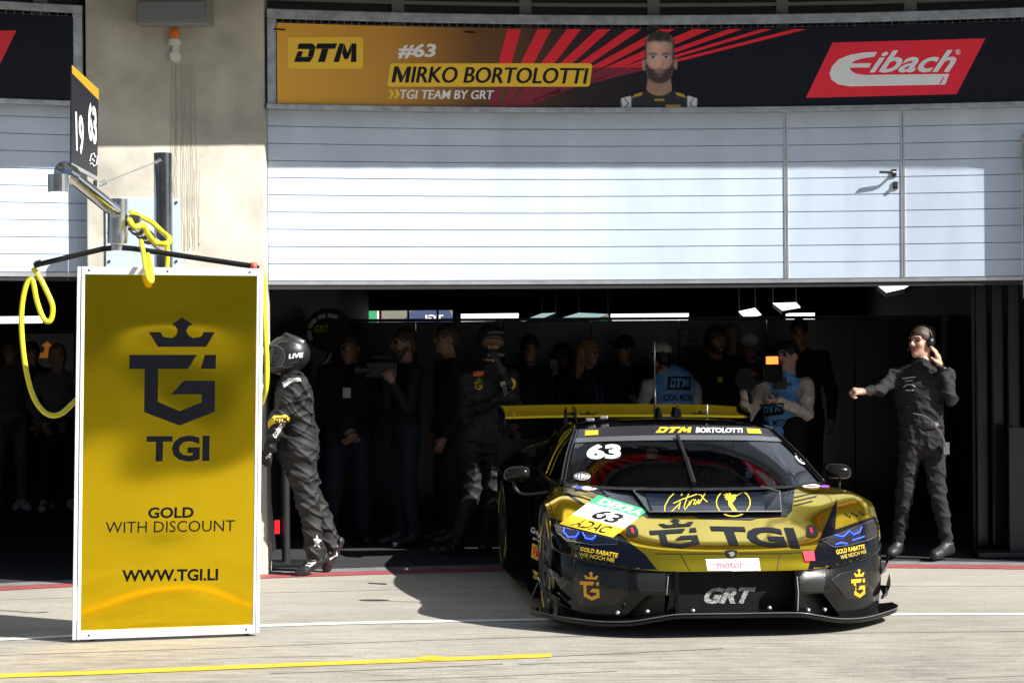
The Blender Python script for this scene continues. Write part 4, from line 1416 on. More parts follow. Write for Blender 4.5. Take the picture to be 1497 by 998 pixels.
cd('panel_gap', stroke2d([[(958, 809), (1000, 809.5), (1060, 809)], [(1080, 809), (1140, 809), (1172, 807)], [(995, 809.5), (1008, 834)], [(1140, 809), (1136, 833)], [(800, 726), (806, 742), (810, 757)], [(1263, 722), (1272, 750)]], .9), M_['black'], 2, S_hood, 8)
# headlights
M_['led'] = emis('blue_led', (0.02, 0.07, 1.0), 3.0)
M_['lamp_blue'] = emis('lamp_blue_glow', (.015, .03, .6), .10)
M_['lens'] = nmat('headlamp_glass', (0.004, 0.004, 0.008), 0.05, 0, Coat_Weight=1.0)
HL = [([(812, 767), (820, 770), (896, 788), (903, 789), (902, 796), (868, 797), (830, 790), (815, 778)], [[(825.5, 772), (825.5, 778), (832, 785.5), (843, 785.5), (847, 779)], [(852.5, 780), (857, 788), (866, 789.5), (871.5, 784)]]),
      ([(1199, 790), (1231, 779), (1276, 760), (1281, 783), (1270, 789), (1240, 798), (1219, 800)], [[(1221, 784), (1232, 786), (1241, 777.5), (1247, 783), (1256, 778.5), (1258.5, 771)], [(1221, 797), (1229, 794), (1238, 796)], [(1245, 791), (1254, 788), (1262, 785)]])]
for poly, leds in HL:
    hl = cd('headlight', PG(poly), M_['lens'], 3, S_body, 4)
    bl_ = MB()
    for ln in leds:
        dense = [CAR_M.inverted() @ (S_body.hit(x, y)[0] + S_body.hit(x, y)[1] * .011) for x, y in ln]
        bl_.tube(dense, .0032, 6)
    bl_.build('light_ring', M_['led'], hl, local=True)
    for ln in leds:
        cd('lamp_glow', PG(ln), M_['lamp_blue'], 5, S_body, 4, hl)
    x_, y_ = poly[-1]
    cd('lamp_edge', stroke2d([poly], 1.0, True), M_['chrome'], 4, S_body, 5, hl)
# lettering in the grille
cd('lettering', quad_map(text2d('GRT', 0.05, 0.3), [(1031, 858), (1105, 857.5), (1103, 881.5), (1028, 882)]), noisy(nmat('grille_lettering', (0.30, 0.30, 0.30), 0.5), 160, 0.1, 1.6, 1), 3, S_gr, 0, grille)

# windscreen strip, numbers, stickers
def wline(py_c, n=30):
    return None
strip = MB()
rows_ = [[(wg[i][j]) for j in range(25)] for i in (20, 21, 22, 23, 24)]
off = lambda q: q + Vector((0, -.003, .004))
both(strip, [[off(q) for q in r] for r in rows_])
sst = cpart(strip, 'sun_strip', nmat('sun_strip_black', (0.012, 0.012, 0.014), 0.25), wso)
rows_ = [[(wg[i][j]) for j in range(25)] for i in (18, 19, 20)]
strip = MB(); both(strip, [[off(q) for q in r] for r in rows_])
cpart(strip, 'reflection_band', nmat('painted_reflection_grey', (0.10, 0.105, 0.115), 0.2), wso)  # grey band painted in as a reflection across the upper glass
S_st = Surf(ws.bvh(CAR_M))
def wd(name, g, mat, lvl=4, cell=0, parent=None):
    return decal(name, g, S_ws, 0.0022 * lvl, mat, parent or wso, cell)
wd('lettering', quad_map(text2d('63', 0.05), [(858, 651), (908, 650), (908, 671.5), (858, 673)]), M_['white'])
wd('lettering', quad_map(DTM, [(961, 625.5), (1011, 625.5), (1009, 634), (958, 634)]), M_['yellow'])
wd('lettering', quad_map(text2d('BORTOLOTTI', 0.04), [(1018, 626), (1085, 627), (1085, 634), (1017, 634)]), M_['white'])
wd('class_sticker', PG([(856, 630.5), (875, 630), (875, 637), (855.5, 638)]), M_['yellow'])
wd('class_sticker', PG([(1091, 627.5), (1110, 628.5), (1113, 635), (1093, 634.5)]), M_['yellow'])
wo = wd('oval_sticker', PG(ell2d(851.5, 697.5, 12, 5.5, 20)), M_['white'])
wd('emblem', merge(ring2d(851.5, 697.5, 11, 4.8, 1.0, 18), stroke2d([[(846, 694), (844, 701)], [(850, 694), (849, 701)], [(853, 694), (858, 694.5), (853, 701), (859, 701)]], 1.3)), M_['black'], 5, 0, wo)
wd('lettering', quad_map(text2d('Gr', 0.03), [(1158, 664), (1172, 664), (1185, 680), (1170, 680)]), M_['white'])
wp = MB()
p0, p1, p2 = [CAR_M.inverted() @ (S_ws.hit(x, y)[0] + S_ws.hit(x, y)[1] * .022) for x, y in ((990, 641), (1003, 675), (1014, 711))]
wp.tube([p0, p1], [.012, .011], 6)
wp.tube([p1, p2], [.014, .016], 6)
wp.box(p1, (.035, .03, .02))
cpart(wp, 'wiper', M_['plastic_black'], smooth=False)

# mirrors
for s, (px, py), y0 in ((-1, (755.5, 693), 1.50), (1, (1225.5, 689), 1.50)):
    h = Plane(CAR_M @ Vector((0, y0, 0)), CAR_M.to_3x3() @ Vector((0, -1, 0))).hit(px, py)[0]
    c = CAR_M.inverted() @ h
    b = MB()
    vs = []
    prof = [(-1, .0), (-.97, .35), (-.85, .68), (-.55, .93), (0, 1), (.5, .97), (.82, .78), (.96, .45), (1, 0)]
    for t, r in prof:
        for k in range(16):
            a = 2 * math.pi * k / 16
            ca, sa = math.cos(a), math.sin(a)
            vs.append(c + Vector((t * .085 * s * (-1), ca * r * .055 * (1 if ca < 0 else .5), sa * r * .052 * (1.0 if sa > 0 else .9) + t * .006)))
    fs = [(i * 16 + k, i * 16 + (k + 1) % 16, (i + 1) * 16 + (k + 1) % 16, (i + 1) * 16 + k) for i in range(8) for k in range(16)]
    b.add(vs, fs)
    mir = cpart(b, 'mirror', M_['carbon'])
    b = MB()
    if s < 0:
        b.tube(curve([c + Vector((-.02, .01, -.045)), c + Vector((.0, .0, -.10)), c + Vector((.06, -.02, -.125)), Vector((-.84, 1.40, .742))], 10), .010, 8)
        b.hexa([Vector(q) for q in ((-.90, 1.33, .735), (-.74, 1.30, .770), (-.72, 1.40, .778), (-.88, 1.42, .745), (-.90, 1.34, .752), (-.75, 1.31, .792), (-.73, 1.40, .80), (-.88, 1.42, .765))])
    else:
        b.tube(curve([c + Vector((.01, 0, -.045)), c + Vector((.005, -.01, -.09)), Vector((.93, 1.36, .735))], 8), .008, 8)
    cpart(b, 'mirror_stalk', M_['plastic_black'], mir)

# rear wing
foil = [(0, 0), (.01, .016), (.06, .022), (.20, .034), (.32, .056), (.40, .085), (.40, .080), (.30, .030), (.15, -.004), (.04, -.014)]
wy, wz = 4.10, 1.110
vs, fs = [], []
xsw = [-.93, -.6, -.3, 0, .3, .6, .93]
for x in xsw:
    for a, c in foil:
        vs.append(Vector((x, wy + a, wz + c - .012 * (abs(x) / .93) ** 2)))
n = len(foil)
for i in range(len(xsw) - 1):
    for k in range(n):
        fs.append((i * n + k, i * n + (k + 1) % n, (i + 1) * n + (k + 1) % n, (i + 1) * n + k))
fs += [tuple(range(n)), tuple(reversed([(len(xsw) - 1) * n + k for k in range(n)]))]
b = MB(); b.add(vs, fs)
wing = cpart(b, 'rear_wing', M_['gold_satin'], ang=40)
for s in (1, -1):
    b = MB()
    b.prism([(s * .934, wy - .05, 1.13), (s * .934, wy - .06, 1.04), (s * .934, wy + .1, .985), (s * .934, wy + .45, .985), (s * .934, wy + .47, 1.19), (s * .934, wy + .1, 1.17)], (s * .012, 0, 0))
    cpart(b, 'endplate', M_['gloss_black'], wing, smooth=False)
    b = MB()
    b.prism([(s * .40 - .006, 3.95, .94), (s * .40 - .006, 4.12, .94), (s * .40 - .006, 4.13, 1.10), (s * .40 - .006, 4.25, 1.148), (s * .40 - .006, 4.20, 1.19), (s * .40 - .006, 4.06, 1.16), (s * .40 - .006, 3.98, 1.05)], (.012, 0, 0))
    cpart(b, 'wing_support', M_['gloss_black'], wing, smooth=False)
BVwing = Surf(BVHTree.FromPolygons([tuple(CAR_M @ v) for v in vs], fs))
decal('lettering', quad_map(polys2d([CROWN]), [(846, 601.5), (873, 601.5), (873, 606.5), (846, 606.5)]), BVwing, .002, M_['dark_mark'], wing)
decal('lettering', quad_map(polys2d([CROWN]), [(1012, 600.5), (1036, 600.5), (1036, 605.5), (1012, 605.5)]), BVwing, .002, M_['dark_mark'], wing)
# roof fittings
def at_y(px, py, y):
    return CAR_M.inverted() @ Plane(CAR_M @ Vector((0, y, 0)), CAR_M.to_3x3() @ Vector((0, -1, 0))).hit(px, py)[0]
b = MB()
b.tube([at_y(957.5, 616, 2.5), at_y(957.5, 585, 2.5), at_y(957.3, 567, 2.5)], [.011, .010, .006], 8)
b.tube([at_y(957.3, 567, 2.5), at_y(957, 500, 2.5)], [.004, .003], 6)
cpart(b, 'antenna', M_['dark_steel'])
b = MB()
b.tube([at_y(1034, 614, 2.6), at_y(1034, 591, 2.6)], [.006, .003], 6)
cpart(b, 'antenna', M_['alu'])
b = MB()
A = [at_y(x, y, 2.42) for x, y in ((961, 616), (962, 596), (966, 595), (969, 609), (985, 609), (987, 595), (992, 595.5), (994, 616))]
b.prism(A, (0, .12, 0))
bevel(cpart(b, 'roof_intake', M_['gloss_black'], smooth=False), .006)
b = MB()
b.prism([at_y(x, y, 2.15) for x, y in ((825.5, 623), (827, 600), (828.5, 595.5), (830.5, 621))], (0, .08, 0))
cpart(b, 'roof_fin', M_['gloss_black'], smooth=False)
b = MB()
for px, py in ((862, 613.5), (882, 610)):
    b.box(at_y(px, py, 2.35), (.055, .07, .022))
bevel(cpart(b, 'roof_camera', nmat('camera_grey', (.22, .22, .22), .35, .5), smooth=False), .006)
b = MB(); b.grid([[roofpt + Vector((0, 0, .008)) for roofpt in [Vector((x, y, 1.152 - .09 * x * x - (.0 if y < 2.6 else .01))) for x in (-.33, -.15, 0, .15, .33)]] for y in (2.2, 2.4, 2.7)], flip=True)
cpart(b, 'roof_hatch', M_['gold'])
# front corner dive planes
for s in (1, -1):
    for z, y0, y1, w in ((.345, .50, .70, .060), (.205, .47, .70, .065)):
        b = MB()
        base = curve([(s * .945, y0, z - .035), (s * .985, y0 + .09, z - .02), (s * .998, y1, z + .01)], 8)
        rows3 = []
        for k, q in enumerate(base):
            t = k / 8
            ww = w * (.35 + .65 * t)
            rows3.append([q, q + Vector((s * ww * .7, 0, -.004)), q + Vector((s * ww, .0, .012 + .055 * t)), q + Vector((s * (ww + .004), .006, .012 + .055 * t)), q + Vector((s * (ww * .72), .006, -.012)), q + Vector((0, .006, -.010))])
        b.grid(rows3, flip=(s < 0))
        cpart(b, 'dive_plane', M_['gloss_black'], bumper, smooth=False)
# bumper corner slats on the near side
b = MB()
for py0, py1 in ((858, 868), (868, 879)):
    pts = [S_fas.hit(x, y) for x, y in ((785, py0), (800, py0 + 3), (818, py0 + 8), (832, py1 + 8))]
    pts = [CAR_M.inverted() @ (h[0] + h[1] * .012) for h in pts if h]
    b.tube(pts, .010, 6)
cpart(b, 'corner_slat', M_['gloss_black'], bumper)
# flank graphics
def sd(name, g, mat, lvl=2, cell=0):
    return decal(name, g, S_side, .0015 * lvl, mat, sideo, cell)
sd('lettering', stroke2d([[(736, 690), (733, 705), (737, 715), (733, 728), (738, 740), (735, 755), (739, 775)], [(733, 700), (737, 720), (735, 735)]], 1.6), M_['offwhite'])
sp_ = sd('sponsor_panel', PG([(739.6, 834), (752, 819), (766, 829.4), (765, 862.8)]), M_['gold_satin'], 2, 4)
sd('lettering', quad_map(text2d('GRASSER', .03), [(748, 825), (766, 832), (766, 840), (746, 832)]), M_['black'], 4)
# cockpit seen through the glass
b = MB()
b.box((0, 1.62, .70), (1.42, .40, .10)); b.box((0, 2.95, .70), (1.3, .06, .75)); b.box((0, 2.2, .25), (1.6, 1.5, .04))
cpart(b, 'dashboard', M_['plastic_black'], smooth=False)
b = MB()
for s in (1, -1):
    b.tube(curve([(s * .70, 1.55, .72), (s * .62, 1.95, 1.0), (s * .56, 2.15, 1.06), (s * .54, 2.75, 1.06), (s * .58, 2.85, .5)], 14), .022, 8)
b.tube([(-.55, 2.15, 1.06), (.55, 2.15, 1.06)], .022, 8)
b.tube([(-.54, 2.75, 1.06), (.54, 2.75, 1.06)], .022, 8)
b.tube([(-.54, 2.75, 1.04), (.5, 2.82, .4)], .022, 8)
cpart(b, 'roll_cage', nmat('cage_grey', (.10, .10, .11), .4))
b = MB()
b.lathe([(.155, -.012), (.175, 0), (.155, .012), (.14, 0), (.155, -.012)], 24, Matrix.Translation((.34, 1.92, .78)) @ Matrix.Rotation(math.radians(70), 4, 'X'))
cpart(b, 'steering_wheel', M_['plastic_black'])
b = MB()
for x in (.34,):
    b.box((x, 2.62, .55), (.52, .14, .85)); b.box((x, 2.40, .30), (.48, .5, .16))
bevel(cpart(b, 'seat', nmat('seat_black', (.02, .012, .013), .7), smooth=False), .04)
b = MB(); b.box((-.36, 2.0, .86), (.5, .02, .06), 0, Matrix.Rotation(.3, 3, 'Y')); b.box((.70, 1.9, .82), (.02, .5, .10))
cpart(b, 'safety_net', nmat('red_webbing_net', (.35, .02, .03), .7), smooth=False)
# ---------------------------------------------------------------- gold advertising panel
DL, DR = 11.75, 11.97
pTL, pTR, pBR, pBL = P(113, 389.5, DL), P(385.5, 392.5, DR), P(379, 925, DR), P(106, 935, DL)
pn = thing('advert_panel', 'tall gold mirror film advertising panel in a white aluminium frame', 'panel', (pBL + pBR) / 2 - Vector((0, 0, (pBL.z + pBR.z) / 2)))
nrm = ((pTR - pTL).cross(pBL - pTL)).normalized()
if nrm.y > 0:
    nrm = -nrm
PNL = Plane(pTL, nrm)
h_ = lambda x, y, lift=0.0: PNL.hit(x, y)[0] + nrm * lift
def bar(b, quad, back, front):
    pts = [h_(*q) for q in quad]
    b.prism([p - nrm * back for p in pts], nrm * (front + back))
b = MB()
bar(b, [(113, 389.5), (118, 389.5), (111.4, 934.9), (105.5, 935)], .05, .0)
bar(b, [(119.2, 389.5), (124.4, 389.5), (117.6, 934.5), (112.4, 934.8)], .045, .004)
bar(b, [(375.8, 392.4), (379.6, 392.5), (372.8, 925.3), (369.2, 925.5)], .045, .004)
bar(b, [(380.4, 392.4), (385.5, 392.5), (379, 925), (373.8, 925.2)], .05, .0)
bar(b, [(124.6, 389.6), (375.6, 392.4), (375.5, 403.5), (124.4, 401)], .045, .003)
bar(b, [(117.9, 921.5), (369.3, 912.5), (369.0, 925.3), (117.7, 934.4)], .045, .003)
bevel(b.build('frame', M_['alu_white'], pn), .003)
b = MB()
NI, NJ = 30, 16
FQ = [(123.5, 400), (376.5, 402.5), (369.8, 914), (117.2, 923)]
def fq(u, v):
    (ax, ay), (bx, by), (cx, cy), (dx, dy) = FQ
    return ((1 - v) * ((1 - u) * ax + u * bx) + v * ((1 - u) * dx + u * cx), (1 - v) * ((1 - u) * ay + u * by) + v * ((1 - u) * dy + u * cy))
def puff(u, v):
    """film bellies a little between its edges"""
    e = math.sin(math.pi * u) ** .7 * math.sin(math.pi * v) ** .7
    return -.010 + .008 * e + .004 * e * math.sin(4 * u + 2) * math.sin(6 * v + 1) + .011 * math.exp(-((u - .52) / .40) ** 2 - ((v - .82) / .10) ** 2) + .006 * math.exp(-((u - .45) / .30) ** 2 - ((v - .12) / .07) ** 2) - .004 * math.exp(-((u - .75) / .2) ** 2 - ((v - .30) / .10) ** 2)
NI, NJ = 60, 32
b.grid([[h_(*fq(j / NJ, i / NI), puff(j / NJ, i / NI)) for j in range(NJ + 1)] for i in range(NI + 1)], flip=True)
film = b.build('film', M_['gold_dark'], pn, smooth=True)
S_film = Surf(b.bvh())
b = MB()
bar(b, [(122, 399), (378, 401), (371, 915), (116, 924)], .04, -.032)
b.build('backing_board', M_['plastic_black'], pn)
fd = lambda g: decal('lettering', g, S_film, .002, M_['dark_mark'], film, 14)
fd(quad_map(LOGO, [(190, 463.7), (316, 463.7), (315, 621.5), (187.5, 622)]))
fd(quad_map(text2d('TGI', .04), [(214.5, 637), (306.5, 636), (306, 674), (213.5, 674.5)]))
fd(quad_map(text2d('GOLD', .03), [(217, 741), (283.5, 740.5), (283, 756.5), (216, 757.5)]))
fd(quad_map(text2d('WITH DISCOUNT', 0.0), [(154.5, 762.5), (343.5, 759.5), (343, 776), (154, 779)]))
fd(quad_map(text2d('WWW.TGI.LI', .03), [(178.5, 832.5), (319, 830.5), (318.5, 848), (178, 850)]))
for px, py in ((130, 927), (358, 918)):
    q = h_(px, py)
    b = MB()
    c = Vector((q.x, q.y + .10, .03))
    b.tube([c + Vector((-.012, 0, 0)), c + Vector((.012, 0, 0))], .03, 16)
    b.box(c + Vector((0, 0, .035)), (.04, .05, .03))
    b.build('caster', M_['rubber'], pn)
b = MB()
for px, py in ((130, 395), (245, 396.5), (365, 398), (130, 928), (360, 919)):
    q = h_(px, py, .003)
    b.tube([q, q + nrm * .003], .006, 8)
b.build('screw', M_['dark_steel'], pn)

# ---------------------------------------------------------------- pit gantry: steel post, boom, hose rail, number board
post_b = P(238, 600, 14.3)
gt = thing('pit_gantry', 'steel pit gantry with a polished boom arm above the gold panel', 'gantry', (post_b.x, post_b.y, 0))
b = MB()
top = P(238, 224, 14.3)
b.tube([(top.x, top.y, 0.01), top], .063, 20)
b.box((top.x, top.y, .015), (.30, .30, .02))
autosmooth(b.build('post', noisy(nmat('dark_zinc_steel', (0.22, 0.23, 0.25), 0.2, 1.0), 10, .7, 1.3), gt))
b = MB()
j0 = P(172, 312, 12.3)
tip = P(97, 252, 11.45)
axis = (j0 - tip)
b.tube([tip, j0 + axis * .02], .041, 20)
b.tube([j0 + axis * .1, P(243, 368, 14.25)], .034, 16)
autosmooth(b.build('boom', M_['chrome'], gt))
b = MB()
jt = P(172, 291, 12.3)
jb = P(171, 366, 12.3)
b.tube([P(172, 291, 12.3), P(171.5, 356, 12.3)], .062, 24)
b.tube([P(171.5, 340, 12.3), P(171.4, 343, 12.3)], .064, 24)
b.tube([P(171.5, 357, 12.3), jb], .040, 20)
autosmooth(b.build('swivel_joint', M_['chrome'], gt))
b = MB()
c0 = P(96, 252, 11.42)
ax = Vector((.25, .9, -.2)).normalized()
# open ring at the boom tip and the half cup below it
Mr = Matrix.Translation(c0) @ ax.to_track_quat('Z', 'Y').to_matrix().to_4x4()
b.lathe([(.050, -.03), (.056, -.03), (.056, .06), (.050, .06), (.050, -.03)], 24, Mr)
c1 = P(85, 268, 11.35)
for k in range(14):
    a0, a1 = math.radians(-200 + 16 * k), math.radians(-200 + 16 * (k + 1))
    for r0, r1 in ((.050, .056),):
        q = [c1 + Vector((r * math.cos(a), r * math.sin(a), z)) for z in (-.048, .048) for r, a in ((r0, a0), (r1, a0), (r1, a1), (r0, a1))]
        b.hexa(q)
b.build('hose_cup', M_['chrome'], gt)
b = MB()
rail = [P(50, 388.5, 12.2), P(54, 387, 12.2), P(150, 364, 12.3), P(172, 361.5, 12.3), P(195, 363.5, 12.3), P(372, 389.5, 12.25), P(378, 392, 12.25)]
b.tube(rail, .0165, 12)
b.build('hose_rail', nmat('rail_black', (.03, .03, .032), .3, .6), gt, smooth=True)
for (x, y) in ((56, 385.5), (371, 389)):
    b = MB()
    d_ = Vector((1, 0, -.2 if x > 200 else .3)).normalized() * .018
    b.tube([P(x, y, 12.23) - d_, P(x, y, 12.23) + d_], .021, 12)
    b.build('rail_clip', nmat('rail_clip_red', (.6, .10, .05), .5), gt, smooth=True)
b = MB()
b.tube([P(150, 268, 12.0), P(231, 236, 14.2)], .004, 6)
for q in (P(150, 268, 12.0), P(231, 236, 14.2)):
    b.tube([q - Vector((.02, 0, .01)), q + Vector((.02, 0, .01))], .014, 8)
b.build('stay_cable', M_['galv'], gt)
b = MB()
for t_ in (.16, .3, .42, .55):
    q = (j0 + axis * .1).lerp(P(243, 368, 14.25), t_)
    b.tube([q - axis.normalized() * .02, q + axis.normalized() * .02], .045, 12)
b.tube([P(189, 322, 12.3), P(204, 324, 12.3)], .035, 10)
b.build('valve_clamp', M_['dark_steel'], gt)
nb = thing('number_board', 'black and gold board with white numbers standing on the boom arm', 'sign', P(122, 255, 12.0))
A = [P(104.3, 244, 11.4), P(142.5, 264, 12.72), P(144.3, 131, 12.72), P(105, 95, 11.4)]
nn = (A[1] - A[0]).cross(A[3] - A[0]).normalized()
if nn.x < 0:
    nn = -nn
NP = Plane(A[0], nn)
A[2] = NP.hit(144.3, 131)[0]
b = MB(); b.prism([q - nn * .008 for q in A], nn * .007)
b.build('board', M_['navy'], nb)
NP = Plane(A[0], nn)

nd = lambda name, g, m, l=1: decal(name, g, NP, .001 * l, m, nb)
nd('gold_strip', PG([(105, 95), (144.3, 131), (144.2, 147), (105, 107)]), M_['gold_flat'])
nd('gold_strip', PG([(104.4, 238), (142.6, 258.5), (142.5, 264), (104.3, 244)]), M_['alu'])
nd('lettering', quad_map(text2d('19', .03), [(109.5, 162), (121.5, 171), (122, 230), (111, 221)]), M_['white'], 2)
nd('lettering', quad_map(text2d('63', .04), [(127.5, 146), (140.5, 157), (141, 214), (129, 204)]), M_['white'], 2)
nd('emblem', stroke2d([[(131, 236), (133, 226), (137, 224), (139, 230), (142, 228), (141, 240), (137, 243), (134, 238), (131, 240)], [(134, 232), (138, 236)]], 1.2), M_['white'], 2)
b = MB()
for px, py in ((112, 250), (139, 264)):
    q = P(px, py, 11.6 if px < 120 else 12.6)
    b.tube([q, q + Vector((0, 0, -.05))], .012, 8)
b.build('board_bolt', M_['dark_steel'], nb)

def hose(name, label, pts, r=.0155, n=60, parts=None):
    b = MB()
    o0 = Vector(P(*pts[0]))
    c = curve([P(*q) for q in pts], n)
    b.tube(c, r, 10)
    o = b.build(name, M_['hose_yellow'], smooth=True)
    tag(o, label, 'hose', 'yellow air hoses on the gantry')
    return o
hose('air_hose', 'yellow air hose looping down from the left end of the black rail', [(48, 392, 12.2), (56, 402, 12.2), (68, 425, 12.2), (77, 448, 12.2), (74, 468, 12.2), (64, 466, 12.2), (54, 440, 12.2), (47, 408, 12.2), (38, 418, 12.2), (32, 450, 12.2), (32, 490, 12.2), (38, 540, 12.2), (49, 580, 12.2), (66, 603, 12.2), (86, 606, 12.2), (108, 588, 12.25), (135, 560, 12.4)], n=110)
hose('air_hose', 'yellow air hose hanging straight down along the right edge of the gold panel', [(381, 394, 12.25), (385.5, 402, 12.2), (386, 440, 12.2), (388, 490, 12.2), (390, 530, 12.2), (389, 565, 12.2), (382, 590, 12.3)])
hose('air_hose', 'yellow air hose wound around the boom arm beside the steel post', [(189, 321, 12.25), (196, 331, 12.2), (210, 330, 12.25), (217, 343, 12.3), (228, 355, 12.4), (244, 356, 12.4), (247, 348, 12.5), (236, 338, 12.8), (222, 325, 12.8), (208, 318, 12.7), (192, 310, 12.5)], .017)
hose('air_hose', 'yellow air hose with its end dangling over the top of the panel', [(206, 352, 12.3), (210, 372, 11.85), (213, 392, 11.7), (217, 408, 11.68), (222, 410, 11.68), (220, 390, 11.75), (216, 372, 12.0)], .014)
hose('air_hose', 'yellow air hose hanging in front of the steel post above the panel', [(244, 352, 12.5), (245, 372, 12.5), (244, 392, 12.5), (241, 420, 12.5), (240, 440, 12.5)], .014)
# ---------------------------------------------------------------- people: one smooth surface each, grown from tapered limbs
def smin(a, b, k):
    h = np.clip(0.5 + 0.5 * (b - a) / k, 0, 1)
    return b + (a - b) * h - k * h * (1 - h)

def surface_nets(S, org, h):
    nx, ny, nz = S.shape
    ins = S < 0
    ssum = np.zeros((nx - 1, ny - 1, nz - 1, 3), np.float32)
    cnt = np.zeros((nx - 1, ny - 1, nz - 1), np.float32)
    def sl(o):
        return tuple(slice(o[i], o[i] + S.shape[i] - 1) for i in range(3))
    cs = [(i, j, k) for i in (0, 1) for j in (0, 1) for k in (0, 1)]
    for a in cs:
        for ax in range(3):
            if a[ax]:
                continue
            b = list(a); b[ax] = 1; b = tuple(b)
            va, vb = S[sl(a)], S[sl(b)]
            cr_ = (va < 0) != (vb < 0)
            den = np.where(cr_, va - vb, 1)
            t = np.where(cr_, va / den, 0)
            for q in range(3):
                ssum[..., q] += np.where(cr_, a[q] + (t if q == ax else 0), 0)
            cnt += cr_
    act = cnt > 0
    idx = -np.ones(act.shape, np.int64)
    idx[act] = np.arange(act.sum())
    cells = np.argwhere(act)
    V = (cells + ssum[act] / cnt[act][:, None]) * h + np.array(org)
    F = []
    for ax in range(3):
        u, v = (ax + 1) % 3, (ax + 2) % 3
        sa = [slice(None)] * 3; sb = [slice(None)] * 3
        sa[ax], sb[ax] = slice(0, -1), slice(1, None)
        ia, ib = ins[tuple(sa)], ins[tuple(sb)]
        e = np.argwhere(ia != ib)
        if not len(e):
            continue
        ok = (e[:, u] > 0) & (e[:, v] > 0) & (e[:, u] < S.shape[u] - 1) & (e[:, v] < S.shape[v] - 1)
        e = e[ok]
        flip = ib[tuple(e.T)]
        def at(du, dv):
            c = e.copy(); c[:, u] -= du; c[:, v] -= dv
            return idx[tuple(c.T)]
        q = np.stack([at(0, 0), at(1, 0), at(1, 1), at(0, 1)], 1)
        q[flip] = q[flip][:, ::-1]
        F.append(q)
    F = np.concatenate(F)
    return V, F, cells

